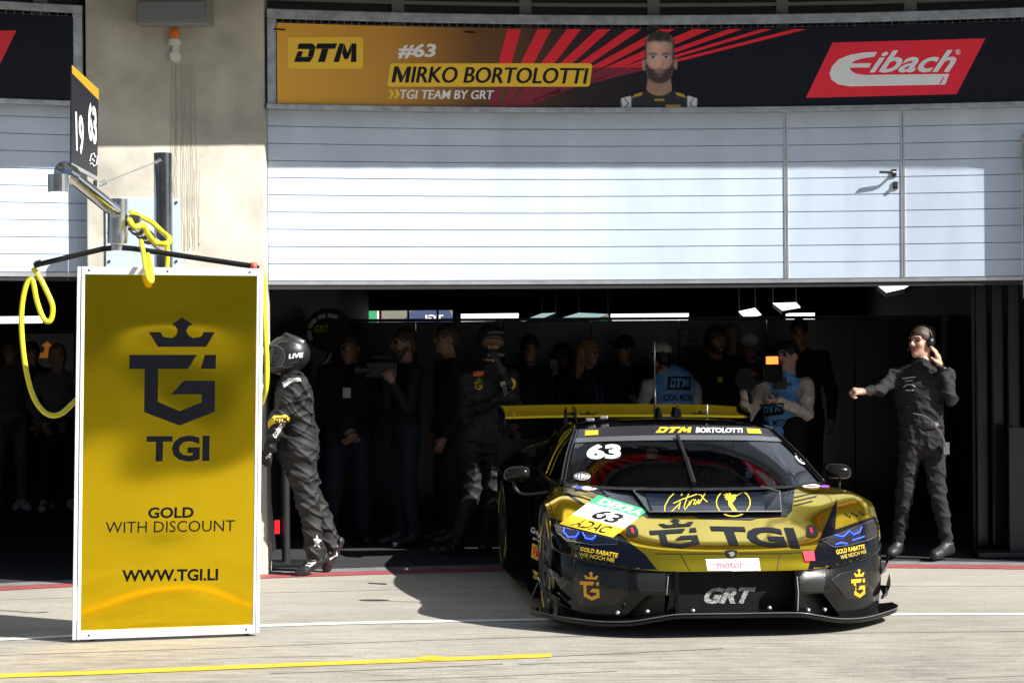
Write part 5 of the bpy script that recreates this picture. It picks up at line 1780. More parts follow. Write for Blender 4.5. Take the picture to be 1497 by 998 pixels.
def sdf_mesh(prims, h, folds=0.0, seed=1):
    """prims: ('c',a,b,ra,rb,k,tag[,flat,yaw]) or ('e',c,(rx,ry,rz),R,k,tag); tag < 0 carves"""
    lo, hi = np.full(3, 1e9), np.full(3, -1e9)
    for p in prims:
        if p[-1] == 'cut':
            continue
        if p[0] == 'c':
            r = max(p[3], p[4])
            pts = [np.array(p[1]), np.array(p[2])]
        else:
            r = max(p[2]); pts = [np.array(p[1])]
        for q in pts:
            lo = np.minimum(lo, q - r); hi = np.maximum(hi, q + r)
    lo -= 3 * h; hi += 3 * h
    n = np.ceil((hi - lo) / h).astype(int) + 1
    ax = [lo[i] + h * np.arange(n[i]) for i in range(3)]
    S = np.full(n, 0.2, np.float32)
    B = np.full(n, 0.2, np.float32)
    T = np.zeros(n, np.int16)
    tags = []
    for p in prims:
        if p[0] == 'c':
            r = max(p[3], p[4]); pts = np.array([p[1], p[2]], float); k, tg = p[5], p[6]
            l, u = pts.min(0) - r - k - .03, pts.max(0) + r + k + .03
        else:
            r = max(p[2]); c = np.array(p[1], float); k, tg = p[4], p[5]
            l, u = c - r - k - .03, c + r + k + .03
        i0 = np.clip(np.floor((l - lo) / h).astype(int), 0, n); i1 = np.clip(np.ceil((u - lo) / h).astype(int) + 1, 0, n)
        if (i1 <= i0).any():
            continue
        sl = tuple(slice(i0[i], i1[i]) for i in range(3))
        X, Y, Z = np.meshgrid(*[ax[i][sl[i]] for i in range(3)], indexing='ij')
        if p[0] == 'c':
            a, b = pts
            if len(p) > 7 and p[7]:
                f, yw = p[7], p[8]
                cy, sy = math.cos(yw), math.sin(yw)
                def tr(x, y, z):
                    xr, yr = cy * x + sy * y, (-sy * x + cy * y) / f
                    return xr, yr, z
                x, y, z = tr(X - a[0], Y - a[1], Z - a[2])
                bx = np.array(tr(*(b - a)))
                sc_ = 0.85
            else:
                x, y, z = X - a[0], Y - a[1], Z - a[2]
                bx = b - a
                sc_ = 1.0
            L2 = max(float((bx ** 2).sum()), 1e-9)
            t = np.clip((x * bx[0] + y * bx[1] + z * bx[2]) / L2, 0, 1)
            d = (np.sqrt((x - t * bx[0]) ** 2 + (y - t * bx[1]) ** 2 + (z - t * bx[2]) ** 2) - (p[3] + (p[4] - p[3]) * t)) * sc_
        else:
            R = p[3]
            x, y, z = X - c[0], Y - c[1], Z - c[2]
            if R is not None:
                x, y, z = [R[0][i] * x + R[1][i] * y + R[2][i] * z for i in range(3)]
            rx, ry, rz = p[2]
            k0 = np.sqrt((x / rx) ** 2 + (y / ry) ** 2 + (z / rz) ** 2)
            k1 = np.sqrt((x / rx ** 2) ** 2 + (y / ry ** 2) ** 2 + (z / rz ** 2) ** 2)
            d = np.where(k1 > 1e-6, k0 * (k0 - 1) / np.maximum(k1, 1e-6), -min(p[2]))
        if tg == 'cut':
            S[sl] = np.maximum(S[sl], -d)
            continue
        if tg not in tags:
            tags.append(tg)
        ti = tags.index(tg)
        S[sl] = smin(S[sl], d, k)
        bb = B[sl]
        m = d < bb
        B[sl] = np.where(m, d, bb)
        T[sl] = np.where(m, ti, T[sl])
    if folds:
        cl = np.isin(T, [tags.index(t) for t in tags if t in ('top', 'trousers', 'sleeve', 'vest', 'suit')])
        X, Y, Z = np.meshgrid(*ax, indexing='ij')
        rs = np.random.RandomState(seed)
        N = np.zeros_like(S)
        for _ in range(7):
            kx, ky, kz = rs.uniform(-40, 40), rs.uniform(-40, 40), rs.uniform(-60, 60)
            ph = rs.uniform(0, 6.3, 3)
            rg_ = 1 - np.abs(np.sin(.5 * (kx * X + ky * Y + kz * Z + ph[0] + 2.2 * np.sin(7 * X + 6 * Z + ph[1]) + 1.5 * np.sin(13 * Y - 9 * Z + ph[2]))))
            N += rg_ ** 3 - .25
        S = S - np.where(cl & (np.abs(S) < .04), folds * N, 0).astype(np.float32)
    V, F, cells = surface_nets(S, lo, h)
    ft = T[tuple(cells[F[:, 0]].T)]
    return V, F, ft, tags

def np_obj(name, V, F, mats, fi, parent, smooth=True):
    me = bpy.data.meshes.new(name)
    inv = np.array(mwm(parent).inverted())
    V = V @ inv[:3, :3].T + inv[:3, 3]
    me.vertices.add(len(V)); me.vertices.foreach_set('co', V.astype(np.float32).ravel())
    me.loops.add(F.size); me.loops.foreach_set('vertex_index', F.astype(np.int32).ravel())
    me.polygons.add(len(F))
    me.polygons.foreach_set('loop_start', np.arange(0, F.size, 4, dtype=np.int32))
    me.polygons.foreach_set('loop_total', np.full(len(F), 4, np.int32))
    for m in mats:
        me.materials.append(m)
    me.update(calc_edges=True)
    me.polygons.foreach_set('material_index', np.asarray(fi, np.int32))
    me.polygons.foreach_set('use_smooth', np.ones(len(F), bool))
    me.update()
    o = bpy.data.objects.new(name, me)
    COL.objects.link(o)
    o.parent = parent
    WM[o] = mwm(parent).copy()
    return o

def V3(x, y, z):
    return Vector((x, y, z))

def skeleton(H=1.8, yaw=0.0):
    s = H / 1.8
    J = dict(pelvis=(0, 0, .95), waist=(0, 0, 1.10), chest=(0, .0, 1.30), neck=(0, .015, 1.50), head=(0, -.015, 1.675),
             sl=(-.185, .01, 1.435), sr=(.185, .01, 1.435), el=(-.245, .04, 1.14), er=(.245, .04, 1.14), wl=(-.25, -.06, .90), wr=(.25, -.06, .90),
             hl=(-.095, 0, .93), hr=(.095, 0, .93), kl=(-.115, -.03, .50), kr=(.115, -.03, .50), al=(-.12, .02, .095), ar=(.12, .02, .095),
             tl=(-.14, -.17, .035), tr=(.14, -.17, .035))
    R = Matrix.Rotation(yaw, 3, 'Z')
    return {k: R @ (Vector(v) * s) for k, v in J.items()}

SKIN = nmat('skin_tone', (0.50, 0.285, 0.20), 0.5)
SKIN2 = nmat('skin_tone_light', (0.56, 0.34, 0.25), 0.5)
SKIN_SHADE = nmat('skin_tone_shaded', (0.27, 0.15, 0.10), 0.5)  # darker skin copy, the garage shade is put into its colour
EYE = nmat('eye_dark', (0.02, 0.015, 0.012), 0.15)
LIP = nmat('lip_tone', (0.36, 0.14, 0.11), 0.5)
def cloth(name, c, r=.85):
    return noisy(nmat(name, c, r), 22, .8, 1.2, 5)
HAIRM = {k: noisy(nmat('hair_' + k, c, .6), 60, .6, 1.4, stretch=(1, 1, .25)) for k, c in dict(black=(.010, .008, .007), brown=(.045, .026, .015), grey=(.16, .155, .15), blond=(.22, .14, .06)).items()}
CL = dict(black=cloth('black_cloth', (.005, .005, .0055)), charcoal=cloth('charcoal_cloth', (.008, .008, .009)), blue=cloth('blue_bib', (.17, .44, .88)), cream=cloth('cream_fleece', (.74, .64, .52)),
          jeans=cloth('dark_denim', (.012, .016, .028)), grey=cloth('grey_cloth', (.10, .10, .105)), white=cloth('white_cloth', (.6, .6, .6)), olive=cloth('olive_cloth', (.06, .055, .04)), shoe=nmat('shoe_black', (.02, .02, .021), .5),
          shoe_w=nmat('shoe_white', (.55, .55, .55), .5), glove=cloth('glove_black', (.02, .02, .022)), suit=cloth('race_suit_black', (.0075, .0075, .008), .7))

def person(label, px, d, H=1.78, yaw=0.0, head_yaw=None, pitch=0.0, J=None, top='black', sleeve=None, trousers='black', shoe='shoe', hands='skin', hair='brown', skin=None,
           h=.011, folds=.0035, baggy=1.0, seed=1, curl=(.5, .5), palm=None, hdir=None, beard=None, group=None, bulk=1.0):
    q = P(px, 500, d)
    loc = V3(q.x, d, 0)
    t = thing('person', label, 'person', loc, group=group)
    K = skeleton(H, yaw)
    s = H / 1.8
    for k, v in (J or {}).items():
        if isinstance(v, tuple) and v[0] > 5:          # photo pixel plus depth offset
            K[k] = P(v[0], v[1], d + (v[2] if len(v) > 2 else 0)) - loc
        else:
            K[k] = Vector(v)
    hy = yaw if head_yaw is None else head_yaw
    Rh = Matrix.Rotation(hy, 3, 'Z') @ Matrix.Rotation(pitch, 3, 'X')
    W = {k: v + loc for k, v in K.items()}
    pr = []
    def cap(a, b, ra, rb, k, tg, flat=None, yw=0):
        pr.append(('c', tuple(a), tuple(b), ra, rb, k, tg, flat, yw))
    sh = [W['sl'], W['sr']]
    ty = math.atan2((sh[1] - sh[0]).y, (sh[1] - sh[0]).x)
    tt = 'vest' if top == 'blue' else 'top'
    stg = 'sleeve' if sleeve else tt
    b_ = bulk * s
    cap(W['pelvis'], W['waist'], .165 * b_, .158 * b_, .05, tt if bulk > 0 else tt, .66, ty)
    cap(W['waist'], W['chest'], .158 * b_, .182 * b_, .05, tt, .62, ty)
    cap(W['chest'], W['chest'].lerp(W['neck'], .55), .178 * b_, .11 * b_, .05, tt, .62, ty)
    cap(W['sl'], W['sr'], .066 * s, .066 * s, .06, tt)
    for sd_, sgn in (('l', -1), ('r', 1)):
        S0, E, Wr = W['s' + sd_], W['e' + sd_], W['w' + sd_]
        cap(S0, E, .062 * baggy * s, .050 * baggy * s, .035, stg)
        cap(E, E.lerp(Wr, .93), .049 * baggy * s, .036 * baggy * s, .02, stg)
        hd = (hdir or {}).get(sd_)
        dd = (Vector(hd) if hd else (Wr - E)).normalized()
        pn_ = (palm or {}).get(sd_)
        Rt = Matrix.Rotation(yaw, 3, 'Z')
        n = Vector(pn_) if pn_ else Rt @ V3(-sgn, .2, 0)
        n = (n - dd * n.dot(dd)).normalized()
        wv = dd.cross(n).normalized()
        hm = 'hand'
        cap(E.lerp(Wr, .9), Wr, .028, .026, .012, hm)
        cap(Wr, Wr + dd * .075 + wv * .020, .022, .019, .012, hm)
        cap(Wr, Wr + dd * .075 - wv * .020, .022, .019, .012, hm)
        cu = curl[0 if sd_ == 'l' else 1]
        for i, ln in enumerate((.85, 1.0, .95, .75)):
            b0 = Wr + dd * .078 + wv * (i - 1.5) * .0205
            dr = dd.copy()
            for seg, L in enumerate((.040, .027, .021)):
                a_ = cu * (.55, .9, .7)[seg]
                dr = (dr * math.cos(a_) + (n if seg == 0 else (n * math.cos(sum((.55, .9, .7)[:seg]) * cu) - dd * math.sin(sum((.55, .9, .7)[:seg]) * cu))) * math.sin(a_)).normalized()
                b1 = b0 + dr * L * ln
                cap(b0, b1, .0105 - seg * .001, .0098 - seg * .001, .004, hm)
                b0 = b1
        ts_ = 1 if (wv.dot(Vector((0, 0, 1))) > 0 or abs(wv.z) < .3 and wv.y < 0) else -1
        tb_ = Wr + dd * .025 + wv * ts_ * .026
        t1 = tb_ + (dd * .6 + wv * ts_ * .55 + n * .45).normalized() * .042
        cap(tb_, t1, .014, .0115, .008, hm)
        cap(t1, t1 + (dd * .8 + n * (.5 + .4 * cu) - wv * ts_ * .2 * cu).normalized() * .032, .0112, .0095, .004, hm)
        Hh, Kn, An, To = W['h' + sd_], W['k' + sd_], W['a' + sd_], W['t' + sd_]
        cap(Hh, Kn, .095 * baggy * s, .066 * baggy * s, .035, 'trousers')
        cap(Kn, An + (Kn - An) * .12, .064 * baggy * s, .052 * baggy * s, .03, 'trousers')
        fw = (To - An); fw.z *= .4
        fw.normalize()
        heel = An + V3(0, 0, -.045) - fw * .035
        if To.z < An.z - .10:
            heel = An - fw * .05
        cap(An, heel, .044, .036, .02, 'shoe')
        cap(heel, To, .036, .034, .02, 'shoe')
        cap(An, An.lerp(To, .75), .040, .030, .03, 'shoe')
        sd2 = fw.cross(V3(0, 0, 1)) * .016
        cap(An.lerp(To, .7) + sd2 - V3(0, 0, .01), To + sd2 * .7, .032, .028, .02, 'shoe')
        cap(An.lerp(To, .7) - sd2 - V3(0, 0, .01), To - sd2 * .7, .032, .028, .02, 'shoe')
        pr.append(('e', (loc.x, loc.y, -4.0), (4, 4, 4.006), None, .01, 'cut')) if sd_ == 'r' else None
    cap(W['pelvis'] + V3(0, 0, .02), (W['hl'] + W['hr']) / 2 + V3(0, 0, -.02), .155 * b_, .13 * b_, .04, 'trousers', .72, ty)
    HC = W['head']
    hp3 = lambda x, y, z: HC + Rh @ V3(x, y, z)
    Rn = np.array(Rh)
    Rm = [list(Rn[i]) for i in range(3)]
    def ell(c, r, k, tg):
        pr.append(('e', tuple(hp3(*c)), r, Rm, k, tg))
    cap(W['neck'] - V3(0, 0, .05), hp3(0, .018, -.07), .058, .053, .03, 'skin')
    cap(W['neck'] - V3(0, 0, .06), W['neck'] - V3(0, 0, .005), .075, .062, .03, tt)
    ell((0, .012, .03), (.076, .096, .091), .03, 'skin')
    ell((0, -.022, -.03), (.062, .072, .082), .03, 'skin')
    ell((0, -.04, -.085), (.044, .045, .034), .03, beard and 'hair' or 'skin')
    ell((0, -.078, -.098), (.02, .018, .018), .02, beard and 'hair' or 'skin')
    for sg in (-1, 1):
        ell((sg * .036, -.066, -.022), (.024, .02, .022), .02, 'skin')
        ell((sg * .078, .012, -.008), (.011, .022, .032), .012, 'skin')
        cap(hp3(sg * .012, -.089, .028), hp3(sg * .046, -.076, .030), .010, .010, .012, 'skin')
        ell((sg * .031, -.0815, .008), (.0125, .0105, .0085), .004, 'eye')
        cap(hp3(sg * .015, -.099, .030), hp3(sg * .048, -.086, .031), .0042, .003, .003, 'hair')
        if beard:
            cap(hp3(sg * .062, -.01, -.035), hp3(sg * .04, -.062, -.085), .016, .024, .015, 'hair')
    cap(hp3(0, -.090, .016), hp3(0, -.110, -.020), .008, .0125, .012, 'skin')
    ell((.0, -.098, -.027), (.018, .012, .010), .008, 'skin')
    cap(hp3(-.018, -.089, -.056), hp3(.018, -.089, -.056), .0085, .0085, .006, 'lip')
    if beard:
        cap(hp3(-.024, -.089, -.044), hp3(.024, -.089, -.044), .007, .007, .005, 'hair')
    V, F, ft, tags = sdf_mesh(pr, h, folds, seed)
    sk = skin or SKIN
    mm = dict(skin=sk, hand=(sk if hands == 'skin' else CL[hands]), eye=EYE, lip=LIP, top=CL[top] if top in CL else CL['black'], vest=CL['blue'], trousers=CL[trousers], shoe=CL[shoe], hair=HAIRM[hair or 'brown'])
    mm['sleeve'] = CL[sleeve] if sleeve else mm['top']
    body = np_obj('body', V, F, [mm[k] for k in tags], ft, t)
    t_bvh = BVHTree.FromPolygons([tuple(v) for v in V], [tuple(f) for f in F])
    if hair:
        hr = [('e', tuple(hp3(0, .016, .038)), (.084, .105, .097), Rm, .01, 'hair'), ('e', tuple(hp3(0, .07, -.02)), (.07, .05, .07), Rm, .02, 'hair'),
              ('e', tuple(hp3(0, -.098, -.045)), (.085, .085, .098), Rm, .01, 'cut'), ('e', tuple(hp3(0, -.02, -.14)), (.12, .14, .085), Rm, .01, 'cut')]
        for sg in (-1, 1):
            hr.append(('e', tuple(hp3(sg * .085, -.005, -.012)), (.02, .03, .04), Rm, .01, 'cut'))
        V2, F2, f2, tg2 = sdf_mesh(hr, max(.006, h * .8), 0)
        V2 = V2 + .0025 * np.sin(V2 @ np.array([[90., 40, 0], [30, 110, 60], [0, 50, 140.]]))
        np_obj('hair', V2, F2, [HAIRM[hair]], f2, t)
    return dict(root=t, body=body, W=W, hp=hp3, R=Rh, bvh=Surf(t_bvh), Rm=Rm)

def headset(p, mic=True):
    b = MB()
    hp3 = p['hp']
    b.tube([hp3(.092 * math.cos(a), .012, .010 + .115 * math.sin(a)) for a in [math.pi * k / 14 for k in range(15)]], .009, 8)
    for sg in (-1, 1):
        b.tube([hp3(sg * .074, .012, -.008), hp3(sg * .085, .012, -.008), hp3(sg * .108, .012, -.008)], [.040, .042, .032], 16)
    if mic:
        b.tube(curve([hp3(-.10, -.005, -.03), hp3(-.085, -.06, -.055), hp3(-.04, -.115, -.058)], 8), .005, 6)
        b.tube([hp3(-.048, -.11, -.058), hp3(-.02, -.12, -.058)], .011, 8)
    return b.build('headset', M_['plastic_black'], p['root'], smooth=True)

def cap_hat(p, mat, back=False):
    hp3 = p['hp']
    pr = [('e', tuple(hp3(0, .014, .050)), (.088, .108, .085), p['Rm'], .01, 'hair'), ('e', tuple(hp3(0, 0, -.06)), (.2, .2, .10), p['Rm'], .01, 'cut')]
    V2, F2, f2, tg2 = sdf_mesh(pr, .007, 0)
    o = np_obj('cap', V2, F2, [mat], f2, p['root'])
    b = MB()
    pts = [[hp3(x * (1 - .25 * v * v), -.085 - .085 * v * (1 - (x / .08) ** 2 * .5), .052 - .022 * v - 1.2 * x * x + dz) for x in (-.075, -.04, 0, .04, .075)] for v in (0, .5, 1) for dz in (0,)]
    b.grid(pts)
    b.grid([[q + Vector((0, 0, .006)) for q in r] for r in pts], flip=True)
    b.build('cap_visor', mat, o, smooth=True)
    return o

def helmet(p, mat, peak=True, vis=True):
    hp3, Rm = p['hp'], p['Rm']
    pr = [('e', tuple(hp3(0, .015, .025)), (.128, .158, .140), Rm, .03, 'shell'), ('e', tuple(hp3(0, -.035, -.065)), (.105, .125, .070), Rm, .04, 'shell'),
          ('c', tuple(hp3(-.045, -.160, -.085)), tuple(hp3(.045, -.160, -.085)), .036, .036, .03, 'shell', None, 0),
          ('e', tuple(hp3(0, -.16, .005)), (.095, .085, .052), Rm, .01, 'cut'), ('e', tuple(hp3(0, .0, -.165)), (.2, .25, .055), Rm, .01, 'cut'), ('e', tuple(hp3(0, -.01, -.03)), (.085, .115, .12), Rm, .01, 'cut')]
    if peak:
        pr.insert(1, ('c', tuple(hp3(-.055, -.175, .095)), tuple(hp3(.055, -.175, .095)), .016, .016, .05, 'shell', None, 0))
        pr.insert(1, ('c', tuple(hp3(-.05, .0, .165)), tuple(hp3(-.04, .13, .115)), .016, .010, .02, 'shell', None, 0))
        pr.insert(1, ('c', tuple(hp3(.05, .0, .165)), tuple(hp3(.04, .13, .115)), .016, .010, .02, 'shell', None, 0))
    V2, F2, f2, tg2 = sdf_mesh(pr, .0065, 0)
    o = np_obj('helmet', V2, F2, [mat], f2, p['root'])
    if vis:
        V3_, F3, f3, tg3 = sdf_mesh([('e', tuple(hp3(0, -.015, .005)), (.105, .125, .055), Rm, .01, 'v'), ('e', tuple(hp3(0, .07, .0)), (.3, .15, .3), Rm, .01, 'cut')], .007, 0)
        np_obj('visor', V3_, F3, [nmat('visor_dark', (.01, .01, .012), .08, 0, Coat_Weight=1.0)], f3, o)
    p['hel'] = Surf(BVHTree.FromPolygons([tuple(v) for v in V2], [tuple(f) for f in F2]))
    return o

def pd(p, name, g, mat, off=.004, parent=None, surf=None, cell=0):
    return decal(name, g, surf or p['bvh'], off, mat, parent or p['body'], cell)

R_ = math.radians
# crew member in helmet pushing behind the gold panel
p = person('crew member in black helmet and overalls striding behind the gold panel', 440, 15.15, 1.78, R_(-90), J=dict(
    pelvis=(436, 650), waist=(434, 622), chest=(429, 585), neck=(425, 550), head=(419, 522), sl=(419, 566, .19), sr=(433, 566, -.19), el=(396, 612, .22), er=(405, 616, -.22), wl=(384, 645, .16), wr=(394, 656, -.17),
    hl=(428, 656, .09), hr=(437, 656, -.09), kl=(455, 730, .10), kr=(450, 735, -.10), al=(489, 798, .10), ar=(463, 817, -.09), tl=(478, 829, .12), tr=(438, 838, -.11)),
    top='suit', trousers='suit', hands='glove', hair=None, h=.0072, folds=.011, baggy=1.42, seed=3, bulk=1.28)
helmet(p, nmat('helmet_black', (.012, .012, .013), .38, 0))
pd(p, 'lettering', quad_map(text2d('LIVE', .04, .1), [(422, 517.5), (443, 515), (443, 522), (422, 524)]), M_['white'], .003, None, p['hel'], 4)
pd(p, 'arm_band', PG([(392, 616), (400, 608), (417, 606), (424, 610), (424, 617), (412, 616), (400, 619), (393, 626)]), M_['yellow'], .004, None, None, 3)
pd(p, 'lettering', quad_map(DTM, [(402, 611), (419, 609), (419, 615), (403, 617.5)]), M_['black'], .006, None, None, 3)
pd(p, 'lettering', quad_map(text2d('cozer', .03), [(398, 636), (410, 618), (415, 621), (403, 641)]), M_['white'], .004, None, None, 3)
pd(p, 'lettering', quad_map(text2d('cp', .03), [(388, 668), (395, 661), (397, 665), (391, 672)]), M_['white'], .004, None, None, 3)
pd(p, 'shoulder_stripe', PG([(413, 560), (424, 552), (438, 553), (440, 557), (428, 558), (416, 567)]), M_['white'], .004, None, None, 3)
pd(p, 'star_mark', PG([(463, 781), (465, 787), (470, 789), (466, 793), (468, 801), (463, 796), (459, 799), (461, 792), (458, 787), (462, 787)]), M_['offwhite'], .004, None, None, 3)
pd(p, 'star_mark', stroke2d([[(452, 828), (462, 821), (468, 829), (459, 836), (452, 830)], [(447, 833), (455, 838), (466, 838)]], 2.2), M_['white'], .003)
pd(p, 'laces', stroke2d([[(450, 820), (462, 818)], [(449, 823), (460, 822)], [(447, 826), (455, 826)]], 1.4), M_['white'], .004)
pd(p, 'star_mark', stroke2d([[(482, 808), (494, 797), (492, 811), (482, 817)]], 2.4), M_['white'], .003)
pd(p, 'sole', stroke2d([[(501, 795), (495, 812), (480, 830)]], 2.2), M_['offwhite'], .003)
pd(p, 'sole', stroke2d([[(438, 843), (455, 844), (470, 841)]], 1.6), M_['offwhite'], .003)
b = MB(); Wp = p['W']
c = (Wp['waist'] + Wp['pelvis']) / 2
b.lathe([(.158, -.03), (.165, -.026), (.165, .026), (.158, .03)], 32, Matrix.Translation(c) @ Matrix.Diagonal((.72, 1.06, 1, 1)))
b.build('belt', M_['plastic_black'], p['root'], smooth=True)

for ln in ([(428, 502), (438, 507)], [(431, 497), (439, 501)], [(408, 534), (420, 537), (428, 533)], [(402, 505), (410, 500), (420, 499)], [(424, 531), (436, 528)]):
    pd(p, 'vent_slot', stroke2d([ln], 2.0), nmat('slot_grey', (.05, .05, .052), .3), .004, p['root'].children[1], p['hel'], 3)
vz = pd(p, 'visor_glass', PG([(393, 509), (404, 507), (412, 512), (415, 522), (411, 532), (402, 535), (393, 534)]), nmat('visor_smoke', (.03, .032, .038), .06), .004, p['root'].children[1], p['hel'], 3)
pd(p, 'visor_rim', stroke2d([[(393, 507), (405, 505), (414, 511), (417, 522), (412, 534), (402, 537), (393, 536)]], 1.5), nmat('visor_rim_grey', (.10, .10, .105), .35), .006, vz, p['hel'], 3)
# crew member with folded arms near the rear wing
p = person('crew member in helmet and goggles with one hand raised to the chin', 706, 16.7, 1.82, R_(12), J=dict(
    pelvis=(712, 640), waist=(713, 612), chest=(714, 575), neck=(716, 535), head=(718, 503), sl=(683, 552), sr=(745, 552), el=(680, 603, -.05), er=(752, 592, -.06), wl=(728, 584, -.24), wr=(730, 535, -.24),
    kl=(692, 712), kr=(724, 712), al=(668, 793, -.1), ar=(712, 790, .12), tl=(650, 803, -.25), tr=(706, 800, -.1)),
    top='suit', trousers='suit', hands='glove', hair=None, h=.009, folds=.008, baggy=1.22, seed=5, bulk=1.06)
helmet(p, nmat('helmet_dark', (.02, .02, .018), .3, 0, Coat_Weight=.5), vis=False)
b = MB(); hp3 = p['hp']
b.prism([hp3(x, -.118 - .3 * abs(x) * -.4, z) for x, z in ((-.075, .03), (-.06, .045), (.06, .045), (.075, .03), (.065, -.012), (.02, -.012), (-.02, -.012), (-.065, -.012))], p['R'] @ Vector((0, .03, 0)))
b.build('goggles', nmat('goggle_amber', (.10, .055, .008), .1), p['root'])
pd(p, 'sponsor_patch', PG([(692, 543), (707, 542.5), (707, 549), (692, 550)]), M_['orange'], .004, None, None, 4)
pd(p, 'team_patch', quad_map(LOGO, [(693, 552), (705, 552), (705, 570), (693, 570)]), M_['gold_flat'], .004, None, None, 4)
pd(p, 'arm_patch', ring2d(744, 561, 10, 10, 4, 14, -70, 60), M_['yellow'], .004)
pd(p, 'lettering', quad_map(text2d('cozer', .03), [(731, 558), (738, 556), (743, 575), (737, 578)]), M_['offwhite'], .004)
for sx in (680, 746):
    pd(p, 'shoulder_stripe', stroke2d([[(sx, 537), (sx + 4, 530)], [(sx + 3, 540), (sx + 8, 532)]], 1.8), M_['offwhite'], .004)
pd(p, 'shoe_stripe', stroke2d([[(645, 802), (662, 798)], [(648, 806), (664, 806)]], 1.2), M_['offwhite'], .004)

# radio man at the right edge of the door
p = person('man in black pulling at his headset with left fist stretched out sideways', 1355, 15.8, 1.8, R_(-22), head_yaw=R_(-52), J=dict(
    pelvis=(1347, 634), waist=(1345, 600), chest=(1343, 566), neck=(1346, 530), head=(1347, 499), sl=(1309, 549, .05), sr=(1382, 549, -.06), el=(1287, 570, -.06), wl=(1264, 572, -.18), er=(1390, 583, -.12), wr=(1374, 535, -.16),
    hl=(1334, 636), hr=(1362, 636), kl=(1323, 718, .05), kr=(1371, 716, -.02), al=(1313, 795, .12), ar=(1385, 796, 0), tl=(1302, 808, .02), tr=(1366, 811, -.14)),
    hdir=dict(l=(-1, -.25, .02), r=(-.22, .02, 1)), palm=dict(l=(0, .6, -1), r=(-1, .4, 0)), curl=(1.55, .35), top='charcoal', trousers='charcoal', hair='brown', h=.0070, folds=.0065, baggy=1.04, seed=9, bulk=1.0, beard=False)
headset(p)
pd(p, 'chest_print', stroke2d([[(1320, 553), (1338, 551)], [(1324, 557), (1334, 556)], [(1321, 566), (1326, 562), (1333, 562), (1338, 565)], [(1324, 570), (1336, 570)]], 1.2), M_['offwhite'], .004, None, None, 4)
Wp = p['W']
b = MB()
c = (Wp['waist'] + Wp['pelvis']) / 2 + Vector((0, 0, -.03))
b.lathe([(.160, -.018), (.166, -.015), (.166, .015), (.160, .018)], 32, Matrix.Translation(c) @ Matrix.Rotation(R_(-22), 4, 'Z') @ Matrix.Diagonal((1.02, .72, 1, 1)))
b.build('belt', M_['plastic_black'], p['root'], smooth=True)
b = MB()
q = P(1366, 621, 15.60)
b.tube([q + Vector((-.022, -.012, 0)), q + Vector((0, -.016, 0)), q + Vector((.022, -.012, 0))], [.018, .026, .018], 12)
b.tube(curve([P(1366, 624, 15.61), P(1374, 630, 15.60), P(1380, 645, 15.60), P(1382, 652, 15.62)], 10), .005, 6)
b.box(P(1383, 655, 15.68), (.045, .04, .09))
b.tube(curve([P(1366, 618, 15.61), P(1352, 608, 15.59), P(1335, 604, 15.60)], 8), .004, 6)
b.build('radio', nmat('radio_grey', (.12, .12, .125), .3), p['root'], smooth=False)
b = MB()
wq = Wp['wr'] - Vector((-.02, 0, .02))
b.lathe([(.030, -.012), (.038, -.010), (.038, .010), (.030, .012)], 16, Matrix.Translation(wq))
b.build('wristwatch', M_['plastic_black'], p['root'], smooth=True)

# cameraman in a blue bib
p = person('cameraman in a blue bib and cream fleece filming with a big video camera', 1148, 17.7, 1.80, R_(-38), head_yaw=R_(-50), J=dict(
    head=(1152, 520), neck=(1152, 549), chest=(1146, 592), waist=(1146, 632), pelvis=(1146, 668), sl=(1118, 564, .06), sr=(1178, 564, -.06), el=(1090, 608, -.14), wl=(1090, 572, -.34), er=(1180, 604, -.20), wr=(1136, 585, -.36)),
    hdir=dict(l=(.4, -.4, .6), r=(-.9, -.3, -.1)), palm=dict(l=(1, -.2, .2), r=(-.1, .3, 1)), curl=(.9, 1.1), top='blue', sleeve='cream', trousers='black', hair='black', h=.009, folds=.007, baggy=1.25, seed=12, skin=SKIN2)
pd(p, 'bib_badge', PG([(1110, 591), (1145, 588), (1146, 605), (1112, 610)]), M_['black'], .005, None, None, 4)
pd(p, 'lettering', quad_map(DTM, [(1115, 593), (1142, 591), (1142, 601), (1116, 604)]), CL['blue'], .007, None, None, 4)
pd(p, 'lettering', quad_map(text2d('SOCIAL MEDIA', .02), [(1098, 616), (1155, 611), (1155, 621), (1098, 626)]), M_['black'], .005, None, None, 4)
pd(p, 'lettering', quad_map(text2d('MEDIA', .02), [(1137, 562), (1158, 558), (1158, 564), (1137, 568)]), M_['black'], .005, None, None, 4)
vc = thing('video_camera', 'large black shoulder video camera with a glowing orange viewfinder screen', 'camera', P(1110, 545, 17.3))
b = MB()
b.box(P(1122, 545, 17.30), (.20, .16, .15), 0, Matrix.Rotation(R_(30), 3, 'Z'))
b.box(P(1118, 522, 17.30), (.22, .05, .035), 0, Matrix.Rotation(R_(30), 3, 'Z'))
bevel(b.build('camera_body', M_['plastic_black'], vc), .01)
b = MB()
dl = Vector((-.55, -.8, -.02)).normalized()
c0 = P(1110, 552, 17.22)
b.tube([c0, c0 + dl * .06, c0 + dl * .062, c0 + dl * .18, c0 + dl * .182, c0 + dl * .25], [.05, .05, .06, .06, .085, .09], 20)
autosmooth(b.build('lens', M_['plastic_black'], vc))
b = MB()
q = P(1128.5, 526.5, 17.10)
b.box(q, (.125, .018, .085), 0, Matrix.Rotation(R_(8), 3, 'Z'))
mon = bevel(b.build('monitor', M_['plastic_black'], vc), .006)
M_['screen'] = emis('viewfinder_screen', (1.0, 0.13, 0.02), 2.2)
b = MB()
b.box(q + Vector((0, -.011, 0)), (.10, .006, .062), 0, Matrix.Rotation(R_(8), 3, 'Z'))
